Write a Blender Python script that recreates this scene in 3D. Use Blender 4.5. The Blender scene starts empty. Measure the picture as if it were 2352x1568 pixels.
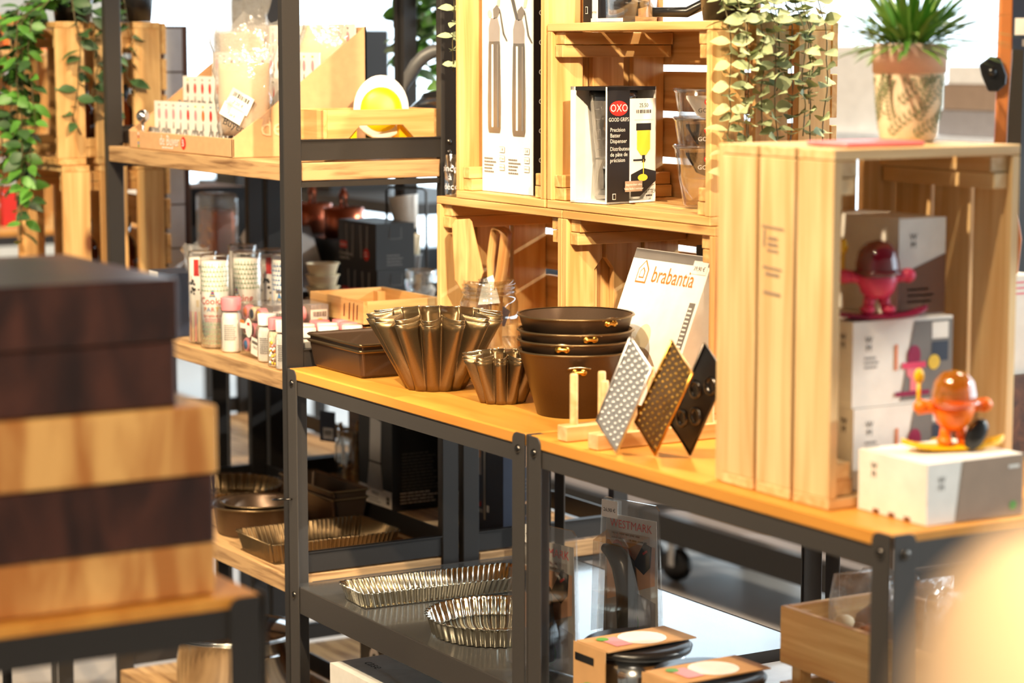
import bpy, math, random
from mathutils import Matrix, Vector
from math import sin, cos, pi, radians, hypot

S = bpy.context.scene
COL = S.collection
# ------------------------------------------------------------------ camera, light, exposure
TH = radians(30.7)
PITCH = math.atan(674/5300)
cam_d = bpy.data.cameras.new('camera'); cam = bpy.data.objects.new('camera', cam_d); COL.objects.link(cam)
cam_d.sensor_width = 36; cam_d.lens = 5300/2352*36
cam_d.clip_start = .05; cam_d.clip_end = 100
fw = Vector((-cos(TH)*cos(PITCH), sin(TH)*cos(PITCH), -sin(PITCH)))
cam.location = (0, 0, 1.49)
cam.rotation_euler = fw.to_track_quat('-Z', 'Y').to_euler()
cam_d.dof.use_dof = True; cam_d.dof.focus_distance = 3.95; cam_d.dof.aperture_fstop = 3.2
cam_d.dof.aperture_blades = 0
S.camera = cam
S.view_settings.view_transform = 'Standard'; S.view_settings.look = 'None'
S.view_settings.exposure = 0.72; S.view_settings.gamma = 1
S.view_settings.use_curve_mapping = False
S.cycles.use_denoising = True
S.cycles.max_bounces = 8; S.cycles.transparent_max_bounces = 24; S.cycles.glossy_bounces = 4
S.cycles.caustics_reflective = False; S.cycles.caustics_refractive = False
S.cycles.sample_clamp_indirect = 6

w = bpy.data.worlds.new('sky'); S.world = w; w.use_nodes = True
bg = w.node_tree.nodes['Background']; bg.inputs[0].default_value = (.86, .94, 1, 1); bg.inputs[1].default_value = 3.0

def spot(name, loc, aim, power, col=(1, .74, .45), angle=60, blend=.6, size=.04):
    d = bpy.data.lights.new(name, 'SPOT'); o = bpy.data.objects.new(name, d); COL.objects.link(o)
    d.energy = power; d.color = col; d.spot_size = radians(angle); d.spot_blend = blend; d.shadow_soft_size = size
    o.location = loc; o.rotation_euler = (Vector(aim)-Vector(loc)).to_track_quat('-Z', 'Y').to_euler()
    return o
WARM = (1, .78, .50)
spot('track_spot_table', (-2.75, 2.75, 3.0), (-3.3, 2.0, .9), 150, WARM, 55)
spot('track_spot_front', (-2.3, 0.3, 3.0), (-3.1, 2.05, 1.1), 250, WARM, 60)
spot('track_spot_rack', (-3.5, 0.5, 3.1), (-4.35, 1.9, 1.15), 190, WARM, 50)
spot('track_spot_crate', (-1.9, .9, 3.0), (-2.45, 1.9, 1.1), 60, WARM, 50)
spot('track_spot_side', (-.9, 1.15, 2.45), (-4.15, 1.95, 1.0), 420, WARM, 26)
spot('track_spot_left', (-4.4, .2, 3.1), (-5.2, 1.8, 1.2), 85, WARM, 50)
spot('track_spot_far', (-6.2, .6, 3.1), (-7.6, 1.4, 1.2), 330, WARM, 75)
spot('track_spot_near', (.6, .2, 2.7), (-.58, .56, 1.2), 190, WARM, 40)
spot('track_spot_boards', (-.3, -.6, 2.6), (-2.3, .75, 1.05), 150, WARM, 30)
def fill_light(name, loc, sx, sy, power, col=(1, .86, .68)):  # added area fill below the ceiling, no real lamp panel there
    d = bpy.data.lights.new(name, 'AREA'); o = bpy.data.objects.new(name, d); COL.objects.link(o)
    d.shape = 'RECTANGLE'; d.size = sx; d.size_y = sy; d.energy = power; d.color = col; o.location = loc
fill_light('fill_light_aisle', (-2.6, .2, 3.38), 3.5, .5, 10)  # added fill, softens the shadows along the aisle
fill_light('fill_light_back', (-4.6, 3.4, 3.38), 4.5, .6, 85)  # added fill, brightens the rear racks and window table boxes
sun_d = bpy.data.lights.new('sun', 'SUN'); sun = bpy.data.objects.new('sun', sun_d); COL.objects.link(sun)
sun_d.energy = 2.5; sun_d.color = (1, .93, .82); sun_d.angle = radians(.6)
sun.rotation_euler = Vector((-.45, -1, -.47)).to_track_quat('-Z', 'Y').to_euler()

# window openings of the facade (x0, x1, z0, z1); daylight portals sit in them
WY = 6.5
WINDOWS = [(-11.3, -6.2, .32, 3.38), (-6.1, -1.0, .32, 3.38), (-.9, 2.3, .32, 3.38)]
for k, (x0, x1, z0, z1) in enumerate(WINDOWS):
    d = bpy.data.lights.new('daylight_portal', 'AREA'); o = bpy.data.objects.new('daylight_portal', d); COL.objects.link(o)
    d.shape = 'RECTANGLE'; d.size = x1-x0; d.size_y = z1-z0; d.cycles.is_portal = True
    o.location = ((x0+x1)/2, WY-.02, (z0+z1)/2); o.rotation_euler = (radians(-90), 0, 0)
END_WINDOWS = [(4.45, 6.4, .32, 3.38)]      # (y0, y1, z0, z1) in the far end wall

# ------------------------------------------------------------------ materials
MATS = {}
def lin(c):
    return tuple(((v/255)/12.92 if v/255 <= .04045 else ((v/255+.055)/1.055)**2.4) for v in c)
def M(name):
    return MATS[name]
def newmat(name):
    m = bpy.data.materials.new(name); m.use_nodes = True; MATS[name] = m
    return m, m.node_tree, m.node_tree.nodes['Principled BSDF']
def plain(name, rgb, rough=.5, metal=0, spec=.5, noise=.06, scale=30, bump=0, coat=0, emis=0):
    m, t, b = newmat(name)
    c = lin(rgb)
    b.inputs['Roughness'].default_value = rough; b.inputs['Metallic'].default_value = metal
    b.inputs['Specular IOR Level'].default_value = spec
    if coat: b.inputs['Coat Weight'].default_value = coat; b.inputs['Coat Roughness'].default_value = .08
    n = t.nodes.new('ShaderNodeTexNoise'); n.inputs['Scale'].default_value = scale; n.inputs['Detail'].default_value = 3
    tc = t.nodes.new('ShaderNodeTexCoord'); t.links.new(tc.outputs['Object'], n.inputs['Vector'])
    r = t.nodes.new('ShaderNodeValToRGB')
    r.color_ramp.elements[0].position = .3; r.color_ramp.elements[1].position = .7
    r.color_ramp.elements[0].color = (*[v*(1-noise) for v in c], 1); r.color_ramp.elements[1].color = (*[min(1, v*(1+noise)) for v in c], 1)
    t.links.new(n.outputs[0], r.inputs[0]); t.links.new(r.outputs[0], b.inputs['Base Color'])
    if bump:
        bp = t.nodes.new('ShaderNodeBump'); bp.inputs['Strength'].default_value = bump; bp.inputs['Distance'].default_value = .002
        t.links.new(n.outputs[0], bp.inputs['Height']); t.links.new(bp.outputs[0], b.inputs['Normal'])
    if emis:
        b.inputs['Emission Color'].default_value = (*c, 1); b.inputs['Emission Strength'].default_value = emis
    return m
def wood(name, light, dark, rough=.5, sx=3, sy=55, knots=True, contrast=(.35, .7), knotc=(110, 62, 28)):
    m, t, b = newmat(name)
    L = t.links.new
    a = t.nodes.new('ShaderNodeAttribute'); a.attribute_name = 'grain'
    mp = t.nodes.new('ShaderNodeMapping'); mp.inputs['Scale'].default_value = (sx, sy, sy); L(a.outputs['Vector'], mp.inputs['Vector'])
    n = t.nodes.new('ShaderNodeTexNoise'); n.inputs['Scale'].default_value = 1; n.inputs['Detail'].default_value = 4; n.inputs['Distortion'].default_value = .6
    L(mp.outputs[0], n.inputs['Vector'])
    r = t.nodes.new('ShaderNodeValToRGB'); r.color_ramp.elements[0].position = contrast[0]; r.color_ramp.elements[1].position = contrast[1]
    r.color_ramp.elements[0].color = (*lin(dark), 1); r.color_ramp.elements[1].color = (*lin(light), 1)
    L(n.outputs[0], r.inputs[0])
    # slow board-to-board variation
    n2 = t.nodes.new('ShaderNodeTexNoise'); n2.inputs['Scale'].default_value = 2.2; L(a.outputs['Vector'], n2.inputs['Vector'])
    h = t.nodes.new('ShaderNodeHueSaturation')
    mr = t.nodes.new('ShaderNodeMapRange'); mr.inputs['To Min'].default_value = .78; mr.inputs['To Max'].default_value = 1.18
    L(n2.outputs[0], mr.inputs['Value']); L(mr.outputs[0], h.inputs['Value']); L(r.outputs[0], h.inputs['Color'])
    out = h.outputs[0]
    if knots:
        mk = t.nodes.new('ShaderNodeMapping'); mk.inputs['Scale'].default_value = (5, 12, 12); L(a.outputs['Vector'], mk.inputs['Vector'])
        v = t.nodes.new('ShaderNodeTexVoronoi'); v.inputs['Scale'].default_value = 1; L(mk.outputs[0], v.inputs['Vector'])
        kr = t.nodes.new('ShaderNodeValToRGB'); kr.color_ramp.elements[0].position = .07; kr.color_ramp.elements[1].position = .20
        kr.color_ramp.elements[0].color = (1, 1, 1, 1); kr.color_ramp.elements[1].color = (0, 0, 0, 1)
        L(v.outputs['Distance'], kr.inputs[0])
        sepc = t.nodes.new('ShaderNodeSeparateColor'); L(v.outputs['Color'], sepc.inputs[0])
        gt = t.nodes.new('ShaderNodeMath'); gt.operation = 'GREATER_THAN'; gt.inputs[1].default_value = .5; L(sepc.outputs[0], gt.inputs[0])
        mu = t.nodes.new('ShaderNodeMath'); mu.operation = 'MULTIPLY'; L(kr.outputs[0], mu.inputs[0]); L(gt.outputs[0], mu.inputs[1])
        mx = t.nodes.new('ShaderNodeMixRGB'); mx.inputs[2].default_value = (*lin(knotc), 1); L(mu.outputs[0], mx.inputs[0]); L(out, mx.inputs[1])
        out = mx.outputs[0]
    L(out, b.inputs['Base Color']); b.inputs['Roughness'].default_value = rough
    bp = t.nodes.new('ShaderNodeBump'); bp.inputs['Strength'].default_value = .12; bp.inputs['Distance'].default_value = .001
    L(n.outputs[0], bp.inputs['Height']); L(bp.outputs[0], b.inputs['Normal'])
    return m
def glass(name, rgb=(255, 255, 255), gloss=.12, rough=.03, opac=0, bump=0, bscale=40):
    """thin clear material: transparent + a glossy sheen by viewing angle"""
    m = bpy.data.materials.new(name); m.use_nodes = True; MATS[name] = m; t = m.node_tree; t.nodes.clear(); L = t.links.new
    o = t.nodes.new('ShaderNodeOutputMaterial'); tr = t.nodes.new('ShaderNodeBsdfTransparent'); gl = t.nodes.new('ShaderNodeBsdfGlossy')
    tr.inputs[0].default_value = (*lin(rgb), 1); gl.inputs['Roughness'].default_value = rough
    lw = t.nodes.new('ShaderNodeLayerWeight'); lw.inputs[0].default_value = .35
    mr = t.nodes.new('ShaderNodeMapRange'); mr.inputs['To Min'].default_value = gloss; mr.inputs['To Max'].default_value = min(1, gloss+.55)
    L(lw.outputs['Facing'], mr.inputs['Value'])
    mx = t.nodes.new('ShaderNodeMixShader'); L(mr.outputs[0], mx.inputs[0]); L(tr.outputs[0], mx.inputs[1]); L(gl.outputs[0], mx.inputs[2])
    out = mx.outputs[0]
    if bump:
        n = t.nodes.new('ShaderNodeTexNoise'); n.inputs['Scale'].default_value = bscale; n.inputs['Detail'].default_value = 4
        tc = t.nodes.new('ShaderNodeTexCoord'); L(tc.outputs['Object'], n.inputs['Vector'])
        bp = t.nodes.new('ShaderNodeBump'); bp.inputs['Strength'].default_value = bump; bp.inputs['Distance'].default_value = .01
        L(n.outputs[0], bp.inputs['Height']); L(bp.outputs[0], gl.inputs['Normal'])
    if opac:
        df = t.nodes.new('ShaderNodeBsdfDiffuse'); df.inputs[0].default_value = (*lin(rgb), 1)
        m2 = t.nodes.new('ShaderNodeMixShader'); m2.inputs[0].default_value = opac
        L(out, m2.inputs[1]); L(df.outputs[0], m2.inputs[2]); out = m2.outputs[0]
    L(out, o.inputs[0])
    return m
wood('pine', (234, 196, 134), (202, 150, 88))
wood('pine_pale', (240, 210, 158), (216, 174, 118), knots=False)
wood('bench_wood', (228, 164, 74), (206, 136, 54), knots=False, sx=2, sy=22, contrast=(.3, .75), rough=.42)
wood('shelf_wood', (196, 158, 112), (128, 92, 58), knots=False, sx=6, sy=90, contrast=(.3, .55), rough=.5)
wood('olive_wood', (226, 186, 124), (168, 112, 58), knots=False, sx=6, sy=60, contrast=(.3, .7))
wood('board_dark', (84, 48, 38), (44, 25, 22), knots=False, sx=22, sy=8, rough=.28)
wood('board_light', (240, 186, 112), (190, 122, 58), knots=False, sx=22, sy=4, rough=.45, contrast=(.38, .6))
wood('dark_wood', (120, 76, 46), (70, 42, 26), knots=False)
plain('black_steel', (46, 43, 42), .42, .2, noise=.05, scale=400, bump=.02)
plain('grey_steel', (68, 64, 62), .45, .2, noise=.05, scale=500, bump=.02)
plain('tray_steel', (78, 77, 76), .22, .1, spec=.7, noise=.04, scale=400, coat=.45)
plain('bolt_steel', (90, 86, 82), .22, 1)
plain('bronze', (122, 102, 74), .32, .85, noise=.1, scale=700)
plain('bronze_dark', (88, 70, 56), .36, .6, noise=.08, scale=700)
plain('rim_steel', (190, 176, 150), .25, 1)
plain('tinplate', (214, 208, 190), .16, 1, noise=.08, scale=25)
plain('steel', (200, 200, 200), .15, 1)
plain('steel_bright', (232, 232, 234), .34, .75)
plain('brushed', (186, 182, 178), .34, .9)
plain('brass', (220, 170, 80), .22, 1)
plain('copper', (190, 104, 74), .3, .9)
plain('cardboard', (204, 160, 116), .8, noise=.05, scale=60)
plain('cardboard_dark', (150, 100, 64), .8)
plain('kraft', (196, 150, 100), .8)
plain('white_card', (238, 234, 228), .55)
plain('white_print', (246, 243, 238), .5)
plain('grey_card', (150, 144, 144), .6)
plain('taupe', (156, 132, 112), .6)
plain('black_card', (26, 23, 23), .45)
plain('ink', (30, 27, 27), .6)
plain('ink_grey', (120, 115, 112), .6)
plain('red_ink', (214, 44, 34), .5)
plain('orange_ink', (226, 120, 50), .5)
plain('pink_ink', (236, 150, 160), .5)
plain('blue_ink', (70, 130, 190), .5)
plain('green_ink', (96, 160, 70), .5)
plain('mint_ink', (168, 196, 170), .5)
plain('yellow_ink', (240, 200, 60), .5)
plain('brown_ink', (120, 74, 40), .6)
plain('navy', (44, 52, 72), .5)
plain('skin_ink', (216, 166, 130), .6)
plain('cream', (232, 216, 184), .6)
plain('pouch', (222, 190, 152), .7)
plain('white_ceramic', (244, 240, 232), .2, coat=.4)
plain('white_plastic', (244, 240, 236), .35)
plain('black_plastic', (24, 23, 24), .3)
plain('grey_plastic', (96, 98, 102), .4)
plain('pink_plastic', (234, 70, 110), .35)
plain('pink_soft', (240, 130, 140), .4)
plain('magenta_board', (150, 30, 74), .3)
plain('orange_plastic', (255, 120, 10), .35)
plain('yellow_plastic', (250, 190, 20), .35)
plain('lemon', (255, 226, 20), .4)
plain('red_plastic', (190, 26, 34), .3)
plain('leaf_green', (82, 136, 50), .45, noise=.35, scale=14)
plain('leaf_dark', (52, 84, 44), .5, noise=.3, scale=14)
plain('leaf_euca', (160, 172, 130), .6, noise=.25, scale=16)
plain('leaf_blade', (110, 146, 64), .5, noise=.35, scale=20)
plain('stem', (96, 84, 52), .6)
plain('leaf_print', (116, 128, 92), .8)
plain('canvas', (226, 208, 178), .9, noise=.06, scale=300, bump=.1)
plain('canvas_cuff', (208, 184, 168), .9, noise=.06, scale=300, bump=.1)
plain('floor_concrete', (168, 158, 148), .45, noise=.16, scale=3)
plain('wall_paint', (214, 204, 190), .8)
plain('ceiling_paint', (90, 84, 80), .8)
plain('frame_dark', (52, 52, 54), .5)
plain('shelf_white', (226, 232, 240), .3)
plain('tile_white', (214, 218, 228), .35)
plain('amber', (88, 36, 12), .12, coat=.5)
plain('peach', (250, 212, 172), .5)
plain('tan_wood', (196, 120, 64), .45, noise=.1, scale=9)
plain('flame', (236, 120, 50), .5)
glass('clear', (250, 252, 252), .20, .03); glass('clear_plastic', (250, 248, 246), .08, .06); glass('bag_plastic', (252, 250, 248), .10, .14, opac=.10, bump=.8, bscale=30)
glass('pane', (246, 252, 255), .04, .01)
glass('ruby', (150, 20, 50), .12, .06, opac=.35); glass('amber_clear', (246, 176, 40), .14, .05, opac=.16); glass('smoke', (180, 150, 120), .15, .05)

# ------------------------------------------------------------------ mesh helper
_txt = {}
def glyphs(s, size=1.0):
    if s not in _txt:
        cu = bpy.data.curves.new('tmp', 'FONT'); cu.body = s; cu.size = 1; cu.resolution_u = 2; cu.align_x = 'CENTER'; cu.align_y = 'CENTER'
        ob = bpy.data.objects.new('tmp', cu)
        me = ob.to_mesh()
        _txt[s] = ([(v.co.x, v.co.y) for v in me.vertices], [tuple(p.vertices) for p in me.polygons])
        ob.to_mesh_clear(); bpy.data.objects.remove(ob); bpy.data.curves.remove(cu)
    return _txt[s]
GR = random.Random(5)
class FR:
    """a face frame: origin, right, up, normal"""
    def __init__(s, o, u, v):
        s.o = Vector(o); s.u = Vector(u).normalized(); s.v = Vector(v).normalized(); s.n = s.u.cross(s.v)
    def p(s, a, b, off=.0006): return s.o+s.u*a+s.v*b+s.n*off
def face(w, lx, ly, lz):
    """frames on a box standing on z = 0: F front (-Y), R (+X), T top, L (-X), B (+Y); origin at face centre"""
    return {'F': FR((0, -ly/2, lz/2), (1, 0, 0), (0, 0, 1)), 'R': FR((lx/2, 0, lz/2), (0, 1, 0), (0, 0, 1)),
            'T': FR((0, 0, lz), (1, 0, 0), (0, 1, 0)), 'L': FR((-lx/2, 0, lz/2), (0, -1, 0), (0, 0, 1)),
            'B': FR((0, ly/2, lz/2), (-1, 0, 0), (0, 0, 1))}[w]
def wrap(mb, i0, r, a0, z0=0):
    """bend flat print (x across, -y out, z up) round a pot; r is a radius or a function of z"""
    for i in range(i0, len(mb.v)):
        v = mb.v[i]; rr = r(v.z) if callable(r) else r
        q = rr-v.y; t = a0+v.x/rr
        mb.v[i] = Vector((q*cos(t), q*sin(t), v.z+z0))
FLAT = FR((0, 0, 0), (1, 0, 0), (0, 0, 1))
CAM_A = -TH            # heading from the goods towards the aisle where the picture is taken
class MB:
    def __init__(s): s.v = []; s.f = []; s.mi = []; s.sm = []; s.g = []; s.mats = []
    def slot(s, m):
        if m not in s.mats: s.mats.append(m)
        return s.mats.index(m)
    def add(s, vs, fs, m, smooth=False, grain=None, X=None):
        b = len(s.v); k = s.slot(m)
        vs = [Vector(v) for v in vs]
        s.g += [Vector(g) for g in grain] if grain else [v.copy() for v in vs]
        if X is not None: vs = [X @ v for v in vs]
        s.v += vs
        for f in fs: s.f.append(tuple(b+i for i in f)); s.mi.append(k); s.sm.append(smooth)
        return s
    def box(s, c, d, m, X=None, axis=None, rot=None):
        x, y, z = d[0]/2, d[1]/2, d[2]/2
        vs = [Vector((sx*x, sy*y, sz*z)) for sz in (-1, 1) for sy in (-1, 1) for sx in (-1, 1)]
        fs = [(0, 2, 3, 1), (4, 5, 7, 6), (0, 1, 5, 4), (2, 6, 7, 3), (0, 4, 6, 2), (1, 3, 7, 5)]
        ax = axis if axis is not None else max(range(3), key=lambda i: d[i])
        o = Vector((GR.uniform(0, 9), GR.uniform(0, 9), GR.uniform(0, 9)))
        gr = [Vector((v[ax], v[(ax+1) % 3], v[(ax+2) % 3]))+o for v in vs]
        if rot is not None: vs = [rot @ v for v in vs]
        vs = [v+Vector(c) for v in vs]
        return s.add(vs, fs, m, False, gr, X)
    def bb(s, a, b, m, X=None, axis=None):
        """box from corner a to corner b"""
        return s.box([(a[i]+b[i])/2 for i in range(3)], [abs(b[i]-a[i]) for i in range(3)], m, X, axis)
    def lathe(s, prof, m, n=32, c=(0, 0, 0), X=None, smooth=True, ang=2*pi, fr=None, ell=1.0):
        """profile of (r, z); fr(theta, r, z) -> r may flute the wall"""
        vs = []; fs = []; k = len(prof)
        for i in range(n):
            t = ang*i/n
            for r, z in prof:
                q = fr(t, r, z) if fr else r
                vs.append((c[0]+q*cos(t), c[1]+q*sin(t)*ell, c[2]+z))
        for i in range(n):
            j = (i+1) % n
            for a in range(k-1): fs.append((i*k+a, j*k+a, j*k+a+1, i*k+a+1))
        return s.add(vs, fs, m, smooth, None, X)
    def loops(s, rings, m, smooth=True, cap0=False, cap1=False, X=None):
        """skin a list of closed rings of equal length"""
        n = len(rings[0]); vs = [v for r in rings for v in r]; fs = []
        for a in range(len(rings)-1):
            for i in range(n):
                j = (i+1) % n; fs.append((a*n+i, a*n+j, (a+1)*n+j, (a+1)*n+i))
        if cap0: fs.append(tuple(range(n-1, -1, -1)))
        if cap1: fs.append(tuple((len(rings)-1)*n+i for i in range(n)))
        return s.add(vs, fs, m, smooth, None, X)
    def tube(s, pts, r, m, n=8, X=None, taper=None):
        pts = [Vector(p) for p in pts]; rings = []; up = Vector((0, 0, 1))
        for i, p in enumerate(pts):
            d = (pts[min(i+1, len(pts)-1)]-pts[max(i-1, 0)]).normalized()
            a = d.cross(up)
            if a.length < .05: a = d.cross(Vector((1, 0, 0)))
            a.normalize(); b = d.cross(a)
            rr = r[i] if isinstance(r, (list, tuple)) else r
            rings.append([p+a*(rr*cos(2*pi*k/n))+b*(rr*sin(2*pi*k/n)) for k in range(n)])
        return s.loops(rings, m, True, True, True, X)
    def prism(s, poly, t, m, fr, smooth=False, off=0):
        """polygon (u, v) in frame fr, thickness t behind the face"""
        n = len(poly)
        vs = [fr.p(a, b, off) for a, b in poly]+[fr.p(a, b, off-t) for a, b in poly]
        fs = [tuple(range(n)), tuple(range(2*n-1, n-1, -1))]+[(i, n+i, n+(i+1) % n, (i+1) % n) for i in range(n)]
        o = Vector((GR.uniform(0, 9), GR.uniform(0, 9), GR.uniform(0, 9)))
        us = [p[0] for p in poly]; ws = [p[1] for p in poly]
        if max(us)-min(us) >= max(ws)-min(ws): g = [(a, b, 0) for a, b in poly]
        else: g = [(b, a, 0) for a, b in poly]
        gr = [Vector(q)+o for q in g]+[Vector(q)+o+Vector((0, 0, t)) for q in g]
        return s.add(vs, fs, m, smooth, gr)
    def rect(s, fr, u, v, w, h, m, off=.0006, a=0):
        c, d = cos(a), sin(a)
        P = [(-w/2, -h/2), (w/2, -h/2), (w/2, h/2), (-w/2, h/2)]
        return s.add([fr.p(u+x*c-y*d, v+x*d+y*c, off) for x, y in P], [(0, 1, 2, 3)], m)
    def poly(s, fr, pts, m, off=.0006):
        return s.add([fr.p(a, b, off) for a, b in pts], [tuple(range(len(pts)))], m)
    def disc(s, fr, u, v, r, m, off=.0006, n=20, e=1.0):
        return s.poly(fr, [(u+r*cos(2*pi*i/n), v+r*e*sin(2*pi*i/n)) for i in range(n)], m, off)
    def txt(s, fr, t, u, v, size, m, off=.0010, a=0, sx=1.0, align='C'):
        vs, fs = glyphs(t); c, d = cos(a), sin(a)
        dx = 0
        if align == 'L' and vs: dx = -min(x for x, y in vs)
        return s.add([fr.p(u+((x+dx)*c*sx-y*d)*size, v+((x+dx)*d*sx+y*c)*size, off) for x, y in vs], fs, m)
    def lines(s, fr, u, v, w, n, gap, h, m, off=.0008, seed=1):
        """rows of small print"""
        r = random.Random(seed)
        for i in range(n):
            k = w*r.uniform(.6, 1); x = u-w/2
            while x < u-w/2+k:
                q = r.uniform(.08, .2)*w; s.rect(fr, x+q/2, v-i*gap, q*.86, h, m, off); x += q
        return s
    def barcode(s, fr, u, v, w, h, m, off=.0012, a=0, seed=3):
        r = random.Random(seed); x = -w/2; c, d = cos(a), sin(a)
        while x < w/2:
            q = r.uniform(.02, .06)*w
            s.rect(fr, u+x*c, v+x*d, q, h, m, off, a); x += q+r.uniform(.02, .05)*w
        return s
    def blob(s, c, r, m, n=16, k=10, X=None):
        """ellipsoid"""
        prof = [(max(1e-5, cos(t)), sin(t)) for t in [(-pi/2+pi*i/k) for i in range(k+1)]]
        T = Matrix.Translation(c) @ Matrix.Diagonal((*r, 1))
        return s.lathe(prof, m, n, X=(X @ T if X is not None else T))
    def build(s, name, parent=None, loc=None, rz=0, bevel=0, seg=1, solid=0, sub=0):
        me = bpy.data.meshes.new(name)
        me.from_pydata([tuple(v) for v in s.v], [], s.f)
        for q in s.mats: me.materials.append(MATS[q])
        me.polygons.foreach_set('material_index', s.mi); me.polygons.foreach_set('use_smooth', s.sm)
        at = me.attributes.new('grain', 'FLOAT_VECTOR', 'POINT'); at.data.foreach_set('vector', [x for g in s.g for x in g])
        me.update()
        o = bpy.data.objects.new(name, me); COL.objects.link(o)
        if parent: o.parent = parent
        if loc is not None: o.location = loc
        if rz: o.rotation_euler = (0, 0, rz)
        if solid:
            q = o.modifiers.new('thickness', 'SOLIDIFY'); q.thickness = solid; q.offset = 0
        if bevel:
            q = o.modifiers.new('edges', 'BEVEL'); q.width = bevel; q.segments = seg; q.limit_method = 'ANGLE'; q.angle_limit = radians(50)
        if sub:
            q = o.modifiers.new('smooth', 'SUBSURF'); q.levels = sub; q.render_levels = sub
        return o
def thing(name, label, cat, loc=(0, 0, 0), rz=0, group=None, rot=None):
    o = bpy.data.objects.new(name, None); COL.objects.link(o)
    o.location = loc; o.rotation_euler = rot if rot else (0, 0, rz); o.empty_display_size = .05
    o['label'] = label; o['category'] = cat
    if group: o['group'] = group
    return o
def tag(o, label, cat, group=None):
    o['label'] = label; o['category'] = cat
    if group: o['group'] = group
    return o
def struct(o): o['kind'] = 'structure'; return o
def dup(root, loc, rz=None, label=None, group=None):
    r = root.copy(); COL.objects.link(r); r.location = loc
    if rz is not None: r.rotation_euler = (0, 0, rz)
    if label: r['label'] = label
    if group: r['group'] = group
    for ch in list(root.children):
        c = ch.copy(); COL.objects.link(c); c.parent = r
        for g in list(ch.children):
            d = g.copy(); COL.objects.link(d); d.parent = c
    return r
def plabel(o, label): o['label'] = label; return o
# ------------------------------------------------------------------ the room
struct(MB().bb((-11.5, -2.5, -.1), (2.6, WY+.2, 0), 'floor_concrete').build('floor'))
struct(MB().bb((-11.5, -2.5, 3.5), (2.6, WY+.2, 3.6), 'ceiling_paint').build('ceiling'))
b = MB(); b.bb((-11.5, -2.5, 0), (-11.4, 4.45, 3.5), 'wall_paint'); b.bb((-11.5, 4.45, 0), (-11.4, WY+.2, .32), 'frame_dark'); b.bb((-11.5, 4.45, 3.38), (-11.4, WY+.2, 3.5), 'wall_paint')
b.bb((-11.5, 6.4, .32), (-11.4, WY+.2, 3.38), 'frame_dark')
struct(b.build('wall_left'))
struct(MB().bb((2.5, -2.5, 0), (2.6, WY+.2, 3.5), 'wall_paint').build('wall_right'))
struct(MB().bb((-11.4, -2.5, 0), (2.5, -2.4, 3.5), 'wall_paint').build('wall_front'))
b = MB(); b.bb((-11.4, WY, 0), (2.5, WY+.2, .32), 'frame_dark'); b.bb((-11.4, WY, 3.38), (2.5, WY+.2, 3.5), 'wall_paint')
xs = [-11.4]+[q for x in WINDOWS for q in x[:2]]+[2.5]
for i in range(0, len(xs), 2): b.bb((xs[i], WY, .32), (xs[i+1], WY+.2, 3.38), 'frame_dark')
struct(b.build('wall_back'))
for k, (x0, x1, z0, z1) in enumerate(WINDOWS+END_WINDOWS):
    t = thing('window_%d' % (k+1), 'tall shop window in dark frame', 'window'); t['kind'] = 'structure'
    t.location = ((x0+x1)/2, WY+.1, z0) if k < len(WINDOWS) else (-11.45, (x0+x1)/2, z0)
    if k >= len(WINDOWS): t.rotation_euler = (0, 0, pi/2)
    w2 = (x1-x0)/2; h = z1-z0
    b = MB()
    for s in (-1, 1): b.box((s*(w2-.03), 0, h/2), (.06, .08, h), 'frame_dark')
    b.box((0, 0, .03), (2*w2, .08, .06), 'frame_dark'); b.box((0, 0, h-.03), (2*w2, .08, .06), 'frame_dark')
    b.build('window_frame', t)
    MB().bb((-w2+.06, -.004, .06), (w2-.06, .004, h-.06), 'pane').build('window_pane', t)

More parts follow.
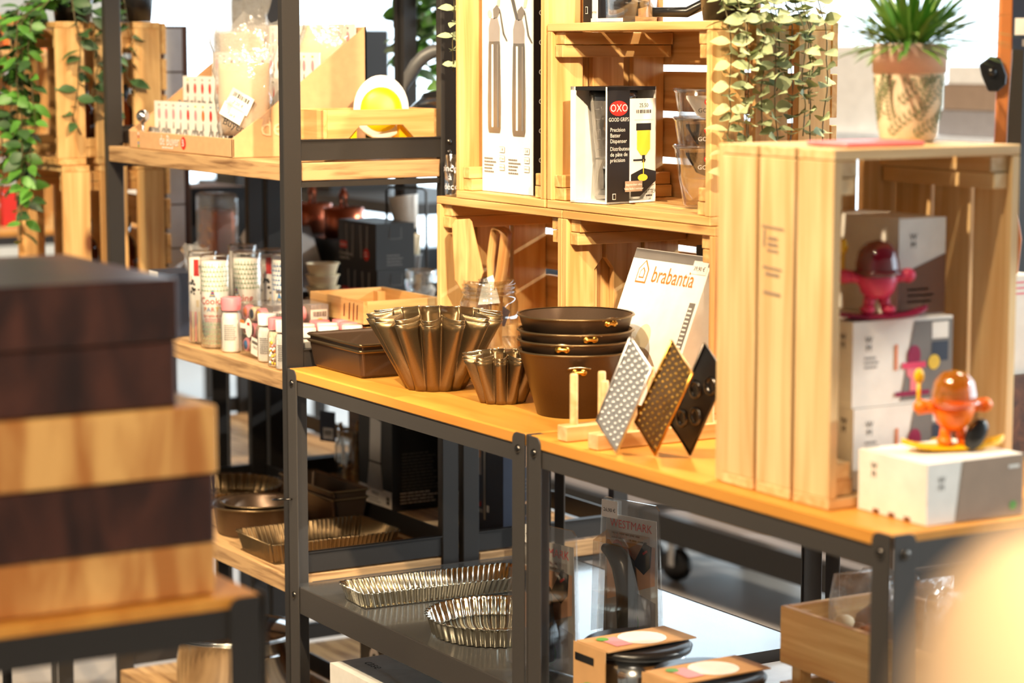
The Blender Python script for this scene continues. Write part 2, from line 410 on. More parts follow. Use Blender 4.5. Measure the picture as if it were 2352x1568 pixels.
# ------------------------------------------------------------------ workbenches
def bench(name, label, x0, x1, y0, y1, top, shelves, steel='grey_steel', side_bolts=False):
    """angle-iron bench with a wood top; shelves: list of (kind, z)"""
    t = thing(name, label, 'workbench', (x0, y0, 0)); W = x1-x0; D = y1-y0
    MB().bb((.002, -.002, top-.020), (W-.002, D+.002, top), 'bench_wood', axis=0).build('worktop', t, bevel=.0025)
    for nm, a, c in (('front_rail', 0, 1), ('back_rail', D, -1)):
        b = MB(); b.bb((.02, a, top-.047), (W-.02, a+c*.003, top-.0125), steel)
        b.bb((.02, a, top-.0215), (W-.02, a+c*.02, top-.0205), steel); b.build(nm, t)
    for a, c in ((0, 1), (W, -1)):
        b = MB(); b.bb((a, .02, top-.047), (a+c*.003, D-.02, top-.0125), steel); b.build('side_rail', t)
    for sx, xx in ((1, 0), (-1, W)):
        for sy, yy in ((1, 0), (-1, D)):
            r = .036; h = top-.0005
            arc = [(r-.013+.013*cos(q*pi/12), h-.013+.013*sin(q*pi/12)) for q in range(7)]
            b = MB()
            P = [(0, 0), (r, 0)]+arc+[(0, h)]
            if sx < 0: P = [(-u, v) for u, v in P][::-1]
            f1 = FR((xx, yy-sy*.0035, 0), (1, 0, 0), (0, 0, 1))
            if sy > 0: b.prism(P, .003, steel, f1)
            else: b.prism(P, .003, steel, FR((xx, yy+.0065, 0), (1, 0, 0), (0, 0, 1)))
            P = [(0, 0), (r, 0)]+arc+[(0, h)]
            if sy < 0: P = [(-u, v) for u, v in P][::-1]
            b.prism(P, .003, steel, FR((xx+(.0035 if sx < 0 else -.0005), yy, 0), (0, 1, 0), (0, 0, 1)))
            p = b.build('post', t, bevel=.0008)
            F = FR((xx+sx*.018, yy-sy*.0035, top-.026), (1, 0, 0), (0, 0, 1))
            if sy < 0: F = FR((xx+sx*.018, yy-sy*.0035, top-.026), (-1, 0, 0), (0, 0, 1))
            R = Matrix(((F.u.x, F.v.x, F.n.x, F.o.x), (F.u.y, F.v.y, F.n.y, F.o.y), (F.u.z, F.v.z, F.n.z, F.o.z), (0, 0, 0, 1)))
            BP = [(.0001, .004), (.003, .004), (.006, .003), (.007, 0)]
            MB().lathe(BP, 'bolt_steel', 14, X=R).build('bolt', p)
            if side_bolts and sx < 0:
                G = FR((xx+.0035, yy+sy*.018, top-.026), (0, 1, 0), (0, 0, 1))
                R2 = Matrix(((G.u.x, G.v.x, G.n.x, G.o.x), (G.u.y, G.v.y, G.n.y, G.o.y), (G.u.z, G.v.z, G.n.z, G.o.z), (0, 0, 0, 1)))
                MB().lathe(BP, 'bolt_steel', 14, X=R2).build('bolt', p)
            if sy > 0: MB().lathe(BP, 'bolt_steel', 12, X=Matrix.Translation((0, 0, .48-(top-.026))) @ R).build('bolt', p)
    for kind, z in shelves:
        if kind == 'tray':
            b = MB(); b.bb((.004, .003, z-.003), (W-.004, D-.003, z-.001), 'tray_steel')
            b.bb((.037, -.001, z-.05), (W-.037, .003, z), steel); b.bb((.037, D-.003, z-.05), (W-.037, D, z), steel)
            for a in (.004, W-.006): b.bb((a, .04, z-.05), (a+.002, D-.04, z), steel)
            b.build('steel_shelf', t, bevel=.001)
        else:
            b = MB(); b.bb((.004, .006, z-.018), (W-.004, D-.006, z-.001), 'shelf_white'); plabel(b.build('white_shelf', t), 'white laminate shelf board')
            b = MB(); b.bb((.037, 0, z-.055), (W-.037, .003, z-.019), steel); b.bb((.037, D-.003, z-.055), (W-.037, D, z-.019), steel); b.build('shelf_rail', t)
    return t
bench('steel_workbench', 'grey steel workbench holding the brown baking tins, with fluted tart tins on its steel shelf', -3.838, -2.990, 1.80, 2.37, .904, [('tray', .498), ('tray', .165)])
bench('steel_workbench', 'grey steel workbench carrying the upright crate of white egg cup boxes', -2.978, -2.127, 1.80, 2.37, .904, [('white', .485)], 'grey_steel', True)
bench('steel_workbench', 'steel bench with wooden top under the stack of butcher blocks', -3.15, -2.241, .1, 1.012, .904, [('tray', .35)], 'black_steel')
bench('steel_workbench', 'steel bench under the far crates with the green trailing vine', -6.0, -4.86, 1.70, 2.12, .92, [], 'black_steel')

# ------------------------------------------------------------------ tall shelving racks
def rack(label, x0, x1, y0, y1, h, shelves):
    t = thing('shelving_rack', label, 'shelving rack', (x0, y0, 0)); W = x1-x0; D = y1-y0
    for xx in (0, W-.020):
        for yy in (0, D-.036): MB().bb((xx, yy, 0), (xx+.020, yy+.036, h), 'black_steel').build('post', t, bevel=.0015)
    for z in shelves:
        b = MB(); b.bb((.021, .002, z-.034), (W-.006, D-.002, z-.0012), 'shelf_wood', axis=0); b.bb((W-.006, .038, z-.034), (W-.002, D-.038, z-.0012), 'shelf_wood', axis=1)
        b.build('shelf_board', t, bevel=.0012)
        for xx in (.004, W-.010):
            b = MB(); b.bb((xx, .036, z+.003), (xx+.006, D-.036, z+.042), 'black_steel'); b.bb((xx-.004, .036, z+.040), (xx+.010, D-.036, z+.042), 'black_steel')
            b.bb((xx-.002, .036, z-.046), (xx+.008, D-.036, z-.036), 'black_steel')
            b.build('side_rail', t)
        b = MB(); b.bb((.02, D-.006, z+.003), (W-.02, D-.002, z+.042), 'black_steel'); b.build('back_rail', t)
    for z in shelves[:2]:
        for dz in (.012, .032):
            X = Matrix.Translation((W, D-.018, z+dz)) @ Matrix.Rotation(pi/2, 4, 'Y')
            MB().lathe([(.0001, .0035), (.003, .003), (.005, 0)], 'bolt_steel', 10, X=X).build('bolt', t)
    return t
Z1, Z2, Z3, Z4 = 1.281, .893, .508, .12
Z0S = .498
rack('tall black shelving rack whose shelves hold the cardboard nozzle display and paper cup tubes', -4.762, -3.849, 1.80, 2.165, 2.45, (Z1, Z2, Z3, Z4))
rack('black shelving rack standing back to back behind the nozzle display', -4.762, -3.849, 2.175, 2.56, 2.45, (1.86, Z1, Z2, Z3, Z4))
rack('black shelving rack of the back row beyond the paper cups, holding grey cartons', -5.72, -4.772, 2.175, 2.56, 2.45, (Z1-.03, Z2, Z3))
# steel ring tying rack post and bench post
b = MB(); b.tube([(-3.858+.034*cos(a), 1.797+.020*sin(a), .655+.006*cos(a)) for a in [2*pi*i/20 for i in range(21)]], .0016, 'bolt_steel')
tag(b.build('wire_tie'), 'thin metal wire loop tying the rack post to the bench post', 'wire tie')

# ------------------------------------------------------------------ pine crates
def crate(label, loc, lx, dy, hz, rz=0, group=None, m='pine', notch=False, gap=.007):
    """open crate, opening towards local -Y; the longer of lx, hz sets the board direction"""
    t = thing('wooden_crate', label, 'crate', loc, rz, group); th = .014
    bw = (dy-.016-2*gap)/3; horiz = lx >= hz
    def board(kind, cx, cz, L, vert, side):
        """three boards in depth on one panel"""
        for k in range(3):
            y = -dy/2+bw/2+k*(bw+gap)
            if vert:
                z0 = -L/2
                if kind == 'end' and notch and k < 2 and cx < 0:
                    s = 1 if k == 0 else -1; e = bw/2
                    P = [(-e, -L/2), (e, -L/2), (e, L/2), (-e, L/2)]
                    nb = [(e, -.07), (e-.016, -.05), (e-.016, .05), (e, .07)]
                    P = [(-e, -L/2), (e, -L/2)]+nb+[(e, L/2), (-e, L/2)]
                    if s < 0: P = [(-u, v) for u, v in P][::-1]
                    MB().prism(P, th, m, FR((cx+th/2, y, cz), (0, 1, 0), (0, 0, 1))).build('end_board', t, bevel=.0012)
                else: MB().box((cx, y, cz), (th, bw, L), m, axis=2).build(kind+'_board', t, bevel=.0012)
            else: MB().box((cx, y, cz), (L, bw, th), m, axis=0).build(kind+'_board', t, bevel=.0012)
    if horiz:
        for z in (th/2, hz-th/2): board('side', 0, z, lx, False, 0)
        for x in (-lx/2+th/2, lx/2-th/2): board('end', x, hz/2, hz-2*th-.001, True, 0)
    else:
        for x in (-lx/2+th/2, lx/2-th/2): board('side', x, hz/2-.0005, hz-2*th-.001, True, 0)
        for z in (th/2, hz-th/2): board('end', 0, z, lx, False, 0)
    n = 4; yb = dy/2-th/2
    if horiz:
        w_ = (hz-.004-3*.012)/n
        for k in range(n): MB().box((0, yb, .002+w_/2+k*(w_+.012)), (lx-.002, th-.002, w_), m, axis=0).build('back_slat', t, bevel=.001)
    else:
        w_ = (lx-.004-3*.012)/n
        for k in range(n): MB().box((-lx/2+.002+w_/2+k*(w_+.012), yb, hz/2), (w_, th-.002, hz-.002), m, axis=2).build('back_slat', t, bevel=.001)
    for sx in (-1, 1):
        for z in (th+.0225, hz-th-.0225):
            b = MB(); b.box((sx*(lx/2-th-.016), -th/2+.002, z+(.011 if z > hz/2 else -.011)), (.030, dy-th-.012, .021), m, axis=1)
            b.box((sx*(lx/2-th-.014), -th/2+.001, z-(.011 if z > hz/2 else -.011)), (.024, dy-th-.010, .021), m, axis=1)
            b.build('corner_batten', t, bevel=.001)
    return t
CL = .459
CZ0 = .905
GC = 'crates stacked on the bench'
CY = 2.225
crate('pine crate on the bench holding the jar of olive wood spatulas', (-3.592, CY, CZ0), .447, .25, .308)
crate('pine crate on the bench behind the leaning white tin box', (-3.143, CY, CZ0), .447, .25, .308, notch=True)
crate('upright pine crate holding the tall cream whipper box', (-3.583, CY, CZ0+.309), .314, .25, .459)
crate('pine crate on top of two others, holding the batter dispenser and measuring jugs', (-3.175, CY, CZ0+.309), .485, .25, .318, gap=.020)
rc = crate('large pale pine crate standing upright at the bench corner with egg cup boxes inside', (-2.405, 1.978, CZ0), .312, .25, .459, pi/2, m='pine_pale')
# worn stamp marks on its second board
b = MB(); F = FR((-2.405, 1.978-.156, 1.15), (1, 0, 0), (0, 0, 1)); r = random.Random(4)
for k, (v, w_, h_) in enumerate(((.108, .046, .003), (.094, .004, .022), (.094, .020, .004), (.086, .022, .004), (.078, .024, .003), (.055, .040, .003), (.047, .030, .004), (.022, .036, .004))):
    b.rect(F, -.004+(-.012 if k == 1 else .006), v, w_, h_, 'taupe', .0009, a=-.06)
o = b.build('stamp_mark', None); o.parent = rc; o.matrix_parent_inverse = Matrix.Translation((-2.405, 1.978, CZ0)).inverted() if False else (Matrix.Translation((-2.405, 1.978, CZ0)) @ Matrix.Rotation(pi/2, 4, 'Z')).inverted()
# far crates under the vine
crate('far pine crate under the vine, lower of two by the rack post', (-5.06, 1.882, .922), .32, .255, .309, gap=.026)
crate('far pine crate draped with green vine, upper of two by the rack post', (-5.065, 1.878, 1.2325), .32, .26, .315, gap=.026)

# ------------------------------------------------------------------ upper rack shelf: nozzle display and friends
def price(mb, fr, u, v, w, h, a=0, txt='7,20 €', bar=True, seed=1):
    """a price sticker: card, barcode, price"""
    mb.rect(fr, u, v, w, h, 'white_card', .0012, a)
    c, d = cos(a), sin(a)
    if bar: mb.barcode(fr, u-d*h*.22, v+c*h*.22, w*.7, h*.25, 'ink', .0016, a, seed)
    mb.txt(fr, txt, u+d*h*.18, v-c*h*.18, h*.26, 'ink', .0018, a)
t = thing('display_box', 'cardboard counter display box full of metal piping nozzles, slanted sides', 'display box', (-4.362, 1.806, Z1))
W, D = .54, .29
b = MB(); b.bb((-W/2, 0, 0), (W/2, .004, .036), 'cardboard')
F = FR((0, 0, .018), (1, 0, 0), (0, 0, 1))
b.txt(F, 'de Buyer', -.045, .003, .030, 'white_card', sx=.95); b.disc(F, .028, .001, .013, 'red_ink'); b.txt(F, 'B', .028, .001, .020, 'white_card', .0016)
b.lines(F, -.045, -.011, .08, 1, .01, .0022, 'white_card')
for k, c in enumerate(('white_card', 'red_ink', 'yellow_ink', 'blue_ink', 'green_ink')): b.rect(F, -.214, .013-.0065*k, .006, .005, c)
plabel(b.build('front_panel', t, bevel=.001), 'low front lip with white lettering and red round mark')
for s in (-1, 1):
    b = MB(); P = [(0, 0), (D, 0), (D, .252), (.062, .078), (0, .036)]
    F = FR((s*W/2, 0, 0), (0, 1, 0), (0, 0, 1))
    b.prism(P, .005, 'cardboard', F if s > 0 else FR((s*W/2+.005, 0, 0), (0, 1, 0), (0, 0, 1)))
    if s > 0:
        b.txt(F, 'de Buyer', .152, .056, .052, 'pouch'); b.disc(F, .232, .050, .021, 'red_ink'); b.txt(F, 'B', .232, .050, .034, 'white_card', .0016)
        b.lines(F, .15, .026, .10, 1, .01, .004, 'pouch', seed=5)
    b.build('side_panel', t)
b = MB(); b.bb((-W/2, D-.004, 0), (W/2, D, .25), 'cardboard'); b.bb((-W/2+.006, .004, 0), (W/2-.006, D-.004, .004), 'cardboard'); b.build('back_panel', t)
for k, (y, h0) in enumerate(((.056, .098), (.122, .150), (.19, .200), (.268, .256))):
    b = MB(); b.bb((-W/2+.008, y, .004), (W/2-.008, y+.003, h0), 'white_card'); F = FR((0, y, h0), (1, 0, 0), (0, 0, 1)); r = random.Random(k)
    for j in range(13):
        u = -.235+j*.039; c = [('orange_ink', 'red_ink', 'pink_ink', 'pink_ink'), ('orange_ink', 'red_ink', 'brown_ink'), ('pink_ink', 'brown_ink'), ('pink_ink',)][k]
        b.rect(F, u, -.008, .008, .003, r.choice(('ink_grey', 'yellow_ink', 'blue_ink', 'ink_grey')))
        b.disc(F, u, -.026, .0065, r.choice(c), e=1.7); b.poly(F, [(u-.004, -.056), (u+.004, -.056), (u+.0015, -.042), (u-.0015, -.042)], 'ink_grey')
    b.build('divider_card', t)
GN = 'piping nozzles in the cardboard display'
def nozzle():
    o = MB().lathe([(.011, 0), (.0112, .001), (.0035, .040), (.0025, .040), (.010, .001)], 'brushed', 14)
    b = o; i0 = len(b.v); b.rect(FLAT, 0, .012, .014, .016, 'white_card', .0008); b.barcode(FLAT, .001, .014, .008, .005, 'ink', .0012); wrap(b, i0, lambda z: .0112-.0077*z/.04, CAM_A)
    return tag(b.build('piping_nozzle'), 'small steel piping nozzle with price sticker standing in the cardboard display', 'nozzle', GN)
n0 = nozzle(); first = True; r = random.Random(2)
for row, (y, z, xs_) in enumerate(((1.836, Z1+.0042, [-4.60+.030*k for k in range(15)]), (1.90, Z1+.060, [-4.58+.033*k for k in range(9)]), (1.965, Z1+.118, [-4.50+.034*k for k in range(8)]))):
    for x in xs_:
        p = (x+r.uniform(-.004, .004), y+r.uniform(-.006, .006), z)
        o = n0 if first else n0.copy()
        if not first: COL.objects.link(o)
        o.location = p; o.rotation_euler = (0, 0, r.uniform(-.4, .4)); first = False
for k, (y, z) in enumerate(((1.90, Z1+.060), (1.965, Z1+.118))):    # inner tiers of the display that carry the back rows
    b = MB(); b.bb((-W/2+.008, y-1.806-.024, .0045), (W/2-.008, y-1.806+.022, z-Z1-.0004), 'cardboard'); b.build('inner_tier', t)
b = MB(); b.tube([(0, 0, 0), (0, 0, .05)], .0035, 'steel'); b.blob((0, 0, .062), (.014, .014, .014), 'steel')
tag(b.build('ball_cutter', loc=(-4.583, 1.819, Z1+.0045)), 'shiny steel ball ended cutter at the left end of the nozzle display', 'cutter')
def bag(name, label, loc, w, h, d, rz, tilt, seed, tags=True, top=.35):
    """clear bag with a beige pouch inside; flared crumpled top"""
    t = thing(name, label, 'bag', loc, group=None); t.rotation_euler = (tilt[0], tilt[1], rz); r = random.Random(seed)
    def shell(m, w, h, d, flare, nz, jag):
        rings = []; N = 28
        for i in range(nz+1):
            f = i/nz; z = h*f
            k = (sin(pi*min(1, f/.8*.5+.12))) if f < .8 else 1
            ww = w/2*(.75+.25*k)*(1+flare*max(0, f-.7)); dd = d/2*(.5+.5*sin(pi*min(f*1.1, 1)))*(1-.7*max(0, f-.65)/.35 if flare else 1)
            rings.append([(ww*(abs(cos(a))**.7)*(1 if cos(a) >= 0 else -1)+r.uniform(-jag, jag), dd*sin(a)+r.uniform(-jag, jag), z+(r.uniform(-4, 9)*jag if i == nz and flare else 0)) for a in [2*pi*j/N for j in range(N)]])
        return MB().loops(rings, m, True, True, not flare)
    b = shell('pouch', w*.86, h*(1-top), d*.8, 0, 8, .0008)
    F = FR((0, -d*.43, 0), (1, 0, 0), (0, 0, 1))
    if tags:
        price(b, F, .004, h*.30, .052, .036, -.5, '7,20 €', True, seed); price(b, F, -.012, h*.20, .050, .028, -.5, '7,20 €', False, seed+1)
        b.txt(F, 'Buyer', -.01, h*.09, .020, 'ink', .0016, -.4)
    b.build('pouch', t)
    shell('bag_plastic', w, h, d, 1.2, 12, .0035).build('plastic_film', t)
    return t
bag('plastic_bag', 'clear plastic bag with a beige pouch and price sticker leaning out of the display front', (-4.135, 1.850, Z1+.040), .125, .215, .06, radians(40), (-.06, -.02), 3)
bag('plastic_bag', 'clear bag with pale pouch rising at the back left of the nozzle display', (-4.555, 2.040, Z1+.13), .14, .19, .05, radians(25), (0, -.06), 5, False, .40)
bag('plastic_bag', 'clear bag with beige pouch at the right end of the nozzle display', (-4.185, 2.020, Z1+.150), .10, .135, .045, radians(50), (0, .35), 8, False, .3)

# slim wooden trays on the rack's right end
def small_tray(label, loc, lx, ly, h, leg, cut=None, m='pine', cat='tray'):
    t = thing('wooden_tray', label, cat, loc)
    th = .008
    def side(nm, fr, L, holes):
        if holes:
            P = [(-L/2, .004), (-L*.34, .004), (-L*.2, h*.55), (L*.2, h*.55), (L*.34, .004), (L/2, .004), (L/2, h), (-L/2, h)]
        else: P = [(-L/2, 0), (L/2, 0), (L/2, h), (-L/2, h)]
        b = MB(); b.prism(P, th, m, fr)
        b.build(nm, t, bevel=.0008)
    side('side_board', FR((0, -ly/2, leg), (1, 0, 0), (0, 0, 1)), lx, cut == 'x')
    side('side_board', FR((0, ly/2-th+th, leg), (-1, 0, 0), (0, 0, 1)), lx, cut == 'x')
    side('end_board', FR((lx/2-.0005, 0, leg), (0, 1, 0), (0, 0, 1)), ly-2*th-.001, cut == 'y')
    side('end_board', FR((-lx/2+.0005, 0, leg), (0, -1, 0), (0, 0, 1)), ly-2*th-.001, cut == 'y')
    for sx in (-1, 1):
        for sy in (-1, 1): MB().box((sx*(lx/2-th-.010), sy*(ly/2-th-.010), (leg+h)/2-.003), (.018, .018, leg+h-.006), m, axis=2).build('corner_post', t)
    MB().bb((-lx/2+th+.001, -ly/2+th+.001, leg-.006 if leg > .012 else .002), (lx/2-th-.001, ly/2-th-.001, leg+.001 if leg > .012 else .008), m).build('tray_floor', t)
    return t
t = small_tray('small pine tray with cut-out front on the upper rack shelf, holding the egg timer', (-3.952, 2.022, Z1), .13, .245, .066, .028, 'y')
# half egg kitchen timer: white shell, yolk face
t = thing('egg_timer', 'big half egg with white rim and bright yellow yolk standing in the pine tray', 'kitchen timer', (-3.943, 2.050, Z1+.036), rz=radians(62))
b = MB(); n = 36; rings = []
for y, k in ((-.006, .94), (-.004, 1), (.012, 1), (.030, .82), (.042, .45)):
    rings.append([(.053*k*cos(2*pi*i/n), y, .056+.056*k*sin(2*pi*i/n)+(.010*k if sin(2*pi*i/n) > 0 else 0)*sin(2*pi*i/n)) for i in range(n)])
b.loops(rings, 'white_plastic', True, True, True, Matrix.Rotation(-.12, 4, 'X')); b.build('egg_white', t)
b = MB(); rings = [[(.040*k*cos(2*pi*i/n), y, .056+.043*k*sin(2*pi*i/n)) for i in range(n)] for y, k in ((-.0065, 1), (-.012, .92), (-.016, .6))]
b.loops(rings, 'lemon', True, False, True, Matrix.Rotation(-.12, 4, 'X')); b.build('egg_yolk', t)
for k, (m, y, lb) in enumerate((('lemon', -.06, 'flat yellow card box lying at the near end of the pine tray'), ('yellow_plastic', .068, 'narrow amber yellow packet at the far end of the pine tray'))):
    tag(MB().box((0, 0, .024), (.07, .045 if k == 0 else .03, .046), m).build('yellow_packet', loc=(-3.95, 2.022+y, Z1+.0295), bevel=.002), lb, 'packet')

# ------------------------------------------------------------------ middle rack shelf
def cup_tube(label, loc, style, seed=0, a0=0):
    t = thing('paper_cup_tube', label, 'tube of paper cups', loc, group='paper cup tubes on the middle shelf')
    r0, h = .0295, .186; r = random.Random(seed)
    b = MB(); b.lathe([(.0001, .002), (r0-.002, .002), (r0-.002, h-.012), (.0001, h-.012)], 'white_print', 28)
    i0 = len(b.v); A = CAM_A+a0; q = r0-.0018
    def dia(m, zlo, zhi, n=16, st=.0095):
        z = zlo; row = 0
        while z < zhi:
            for k in range(n):
                u = (k-n/2+(row % 2)*.5)*2*pi*q/n*.62
                b.poly(FLAT, [(u-.0034, z), (u, z-.0026), (u+.0034, z), (u, z+.0026)], m)
                b.rect(FLAT, u, z+st/2, .0014, .0036, m)
            z += st; row += 1
    if style == 'mint':
        dia('mint_ink', .010, .052); dia('mint_ink', .116, .172)
        b.txt(FLAT, 'Cooking', 0, .095, .020, 'red_ink', sx=.95)
        for k, (ch, c) in enumerate(zip('PARTY', ('orange_ink', 'blue_ink', 'red_ink', 'yellow_ink', 'brown_ink'))): b.txt(FLAT, ch, -.020+k*.0085, .078, .013, c)
        b.poly(FLAT, [(-.011, .103), (.003, .103), (-.003, .120)], 'blue_ink'); b.rect(FLAT, -.004, .107, .009, .002, 'yellow_ink', .001); b.rect(FLAT, -.0035, .112, .006, .002, 'red_ink', .001)
        b.disc(FLAT, .026, .080, .0055, 'red_ink'); b.txt(FLAT, 'tiges rigides de cuisson', 0, .066, .0068, 'red_ink', sx=.8); b.lines(FLAT, 0, .059, .045, 2, .004, .0016, 'pink_ink')
    elif style == 'blue':
        dia('blue_ink', .116, .172); dia('blue_ink', .008, .05); b.txt(FLAT, 'Cooking', 0, .082, .020, 'red_ink'); b.poly(FLAT, [(-.008, .092), (.008, .092), (0, .112)], 'blue_ink'); b.rect(FLAT, 0, .097, .008, .002, 'yellow_ink', .001)
        b.rect(FLAT, 0, .113, .02, .01, 'white_card', .001); b.barcode(FLAT, 0, .112, .014, .006, 'ink')
    else:
        b.rect(FLAT, -.012, .155, .012, .034, 'red_ink'); b.rect(FLAT, .006, .158, .026, .032, 'white_card', .001); b.txt(FLAT, '4,60 €', .006, .158, .010, 'ink', .0014); b.lines(FLAT, .006, .150, .02, 1, .004, .002, 'ink', .0014)
        b.rect(FLAT, 0, .134, .05, .008, 'red_ink')
        for k in range(24): b.disc(FLAT, r.uniform(-.034, .034), r.uniform(.094, .128), r.uniform(.0018, .004), 'ink')
        for k in range(9): b.rect(FLAT, -.03+.0075*k, .035, .0035, .06, ('pink_ink', 'cream')[k % 2])
        b.rect(FLAT, -.004, .082, .018, .014, 'cream', .001)
    wrap(b, i0, q, A); b.build('paper_cups', t)
    b = MB(); b.lathe([(.0001, 0), (r0, 0), (r0, h), (r0-.001, h+.0012), (r0-.004, h-.002), (.0001, h-.003)], 'clear_plastic', 28); b.build('clear_tube', t)
    return t
for args in (('clear tube of paper cups with black spots and pale stripes, leftmost at the shelf edge', (-4.352, 1.850, Z2), 'dots', 1, .1), ('clear tube of paper cups with pale green lattice and party print facing the aisle', (-4.268, 1.841, Z2), 'mint', 2, .05),
             ('tube of green lattice paper cups with its print half hidden by its neighbour', (-4.288, 1.920, Z2), 'mint', 3, -.65), ('pale tube of paper cups standing at the back of the cup group', (-4.455, 1.985, Z2), 'mint', 4, 1.6),
             ('tube of paper cups with red label and price sticker, black spots below', (-4.322, 1.990, Z2), 'dots', 5, .35), ('tube of paper cups with blue lattice, just behind the rack post', (-4.212, 1.972, Z2), 'blue', 6, -.45)):
    cup_tube(*args)
def shaker(label, loc, cap, fill, h=.088, r0=.0185, seed=0, name='sprinkle_jar'):
    t = thing(name, label, 'sprinkle jar', loc, group='sprinkle jars on the middle shelf'); r = random.Random(seed)
    b = MB(); b.lathe([(.0001, .0005), (r0-.002, .0005), (r0-.001, .003), (r0-.001, h*.62), (r0*.8, h*.72), (.0001, h*.72)], 'white_print' if fill == 'white' else 'cream', 20)
    if fill == 'beads':
        for k in range(60):
            a = CAM_A+r.uniform(-.85, .85); z = r.uniform(.006, h*.52); q = r0*.88
            b.blob((q*cos(a), q*sin(a), z), (.0034,)*3, r.choice(('yellow_ink', 'pink_ink', 'brown_ink', 'ink_grey', 'orange_ink', 'white_card')), 8, 5)
    i0 = len(b.v)
    b.rect(FLAT, .022 if fill == 'beads' else 0, h*.32, .014 if fill == 'beads' else .034, h*.5, 'white_card'); b.lines(FLAT, .021 if fill == 'beads' else 0, h*.5, .012 if fill == 'beads' else .026, 8, .004, .0016, 'ink_grey', .0012, seed); b.rect(FLAT, 0, h*.56, .03, .008, 'white_card', .001)
    wrap(b, i0, r0-.0008, CAM_A); b.build('filling', t)
    MB().lathe([(r0-.001, 0), (r0, .003), (r0, h*.64), (r0*.84, h*.74), (r0*.84, h*.78)], 'clear_plastic', 20).build('jar_wall', t)
    MB().lathe([(r0*.92, h*.77), (r0*.95, h*.98), (r0*.9, h), (.0001, h)], cap, 24).build('cap', t)
    return t
shaker('white sugar shaker with a pink cap between the cup tubes and the clear cube', (-4.188, 1.840, Z2), 'pink_soft', 'white', .108, .021, 1, 'sugar_shaker')
shaker('sprinkle jar with white cap, left of the jar of coloured sugar balls', (-4.020, 1.840, Z2), 'white_plastic', 'white', .092, .019, 2)
shaker('sprinkle jar of coloured sugar balls with red cap near the rack post', (-3.948, 1.829, Z2), 'pink_soft', 'beads', .092, .0195, 3)
shaker('sprinkle jar with white cap half hidden behind the rack post', (-3.905, 1.824, Z2), 'white_plastic', 'white', .092, .0185, 4)
jl = 0
for (x, y, c, lb) in ((-3.968, 1.895, 'white_plastic', 'white capped sprinkle jar in the second row, left of the post'), (-3.915, 1.872, 'white_plastic', 'white capped sprinkle jar just right of the rack post'), (-4.005, 1.945, 'pink_soft', 'pink capped sprinkle jar behind the post'),
                      (-3.958, 1.938, 'white_plastic', 'white capped sprinkle jar, second from the post under the pine tray'), (-3.912, 1.918, 'white_plastic', 'white capped sprinkle jar nearest the stacked square tins'), (-3.998, 1.99, 'pink_soft', 'pink capped sprinkle jar under the left corner of the pine tray'),
                      (-3.952, 1.982, 'pink_soft', 'pink capped sprinkle jar under the near corner of the pine tray'), (-3.905, 1.965, 'white_plastic', 'white capped sprinkle jar at the right end under the pine tray')):
    shaker(lb, (x, y, Z2), c, 'white', .074, .0205, 10+jl); jl += 1
def dot_cube(label, loc, group=True):
    t = thing('bead_box', label, 'box', loc, group='clear boxes of decorating pots'); s = .098; h = .103; d = .072
    cols = ['orange_ink', 'navy', 'yellow_ink', 'red_ink', 'brown_ink', 'pink_ink', 'blue_ink', 'cream', 'orange_ink']
    k = 0
    for j in range(3):
        for i in range(3):
            b = MB(); X = Matrix.Translation((-.031+i*.031, -d/2+.020, .083-j*.032)) @ Matrix.Rotation(pi/2, 4, 'X')
            b.lathe([(.0001, .016), (.009, .016), (.009, .015)], cols[k], 18, X=X); b.lathe([(.009, .0155), (.012, .016), (.014, .013), (.014, 0)], 'cream' if k % 2 else 'pink_ink', 18, X=X)
            b.build('pot', t); k += 1
    b = MB(); b.box((0, .012, h/2), (s-.006, d-.034, h-.006), 'grey_card'); F = face('R', s-.006, d-.034, h-.006); F.o += Vector((0, .012, .003))
    b.rect(F, -.002, .022, .036, .034, 'white_card'); b.barcode(F, 0, .030, .028, .010, 'ink'); b.disc(F, 0, .012, .010, 'yellow_ink', .0014)
    b.build('insert_card', t)
    b = MB(); b.box((0, 0, h/2), (s, d, h), 'clear_plastic'); F = face('F', s, d, h)
    b.disc(F, -.004, .004, .016, 'white_card', e=1.2); b.rect(F, -.028, .006, .03, .010, 'white_card', .0012); b.rect(F, -.034, .014, .020, .006, 'orange_ink', .0014); b.rect(F, -.004, .012, .012, .005, 'red_ink', .0014)
    b.rect(F, .026, -.030, .036, .034, 'white_card', .0012, -.12); b.txt(F, '7,90 €', .026, -.032, .008, 'ink', .0016, -.12); b.barcode(F, .026, -.022, .026, .006, 'ink', .0016, -.12)
    b.build('clear_box', t, bevel=.001)
    return t
dot_cube('clear cube box of round coloured decorating pots facing the aisle', (-4.100, 1.876, Z2))
dot_cube('clear decorating pot box with yellow sticker, second one back from the aisle', (-4.090, 1.952, Z2))
t = small_tray('shallow pine tray with burnt streaks standing raised behind the square baking tins', (-4.028, 2.075, Z2), .235, .165, .044, .072, None)
b = MB(); F = FR((0, -.165/2, .094), (1, 0, 0), (0, 0, 1))
for k, (u, hh) in enumerate(((.035, .026), (.057, .034), (.075, .036), (.090, .030))): b.poly(F, [(u-.004, -hh/2), (u+.002, -hh/2), (u+.004, hh/2), (u-.001, hh/2*.8)], 'brown_ink')
b.build('burnt_streaks', t)
t = thing('sweet_box', 'dark and white box with a crumpled bag on it, left end of the middle shelf', 'box', (-4.52, 1.875, Z2))
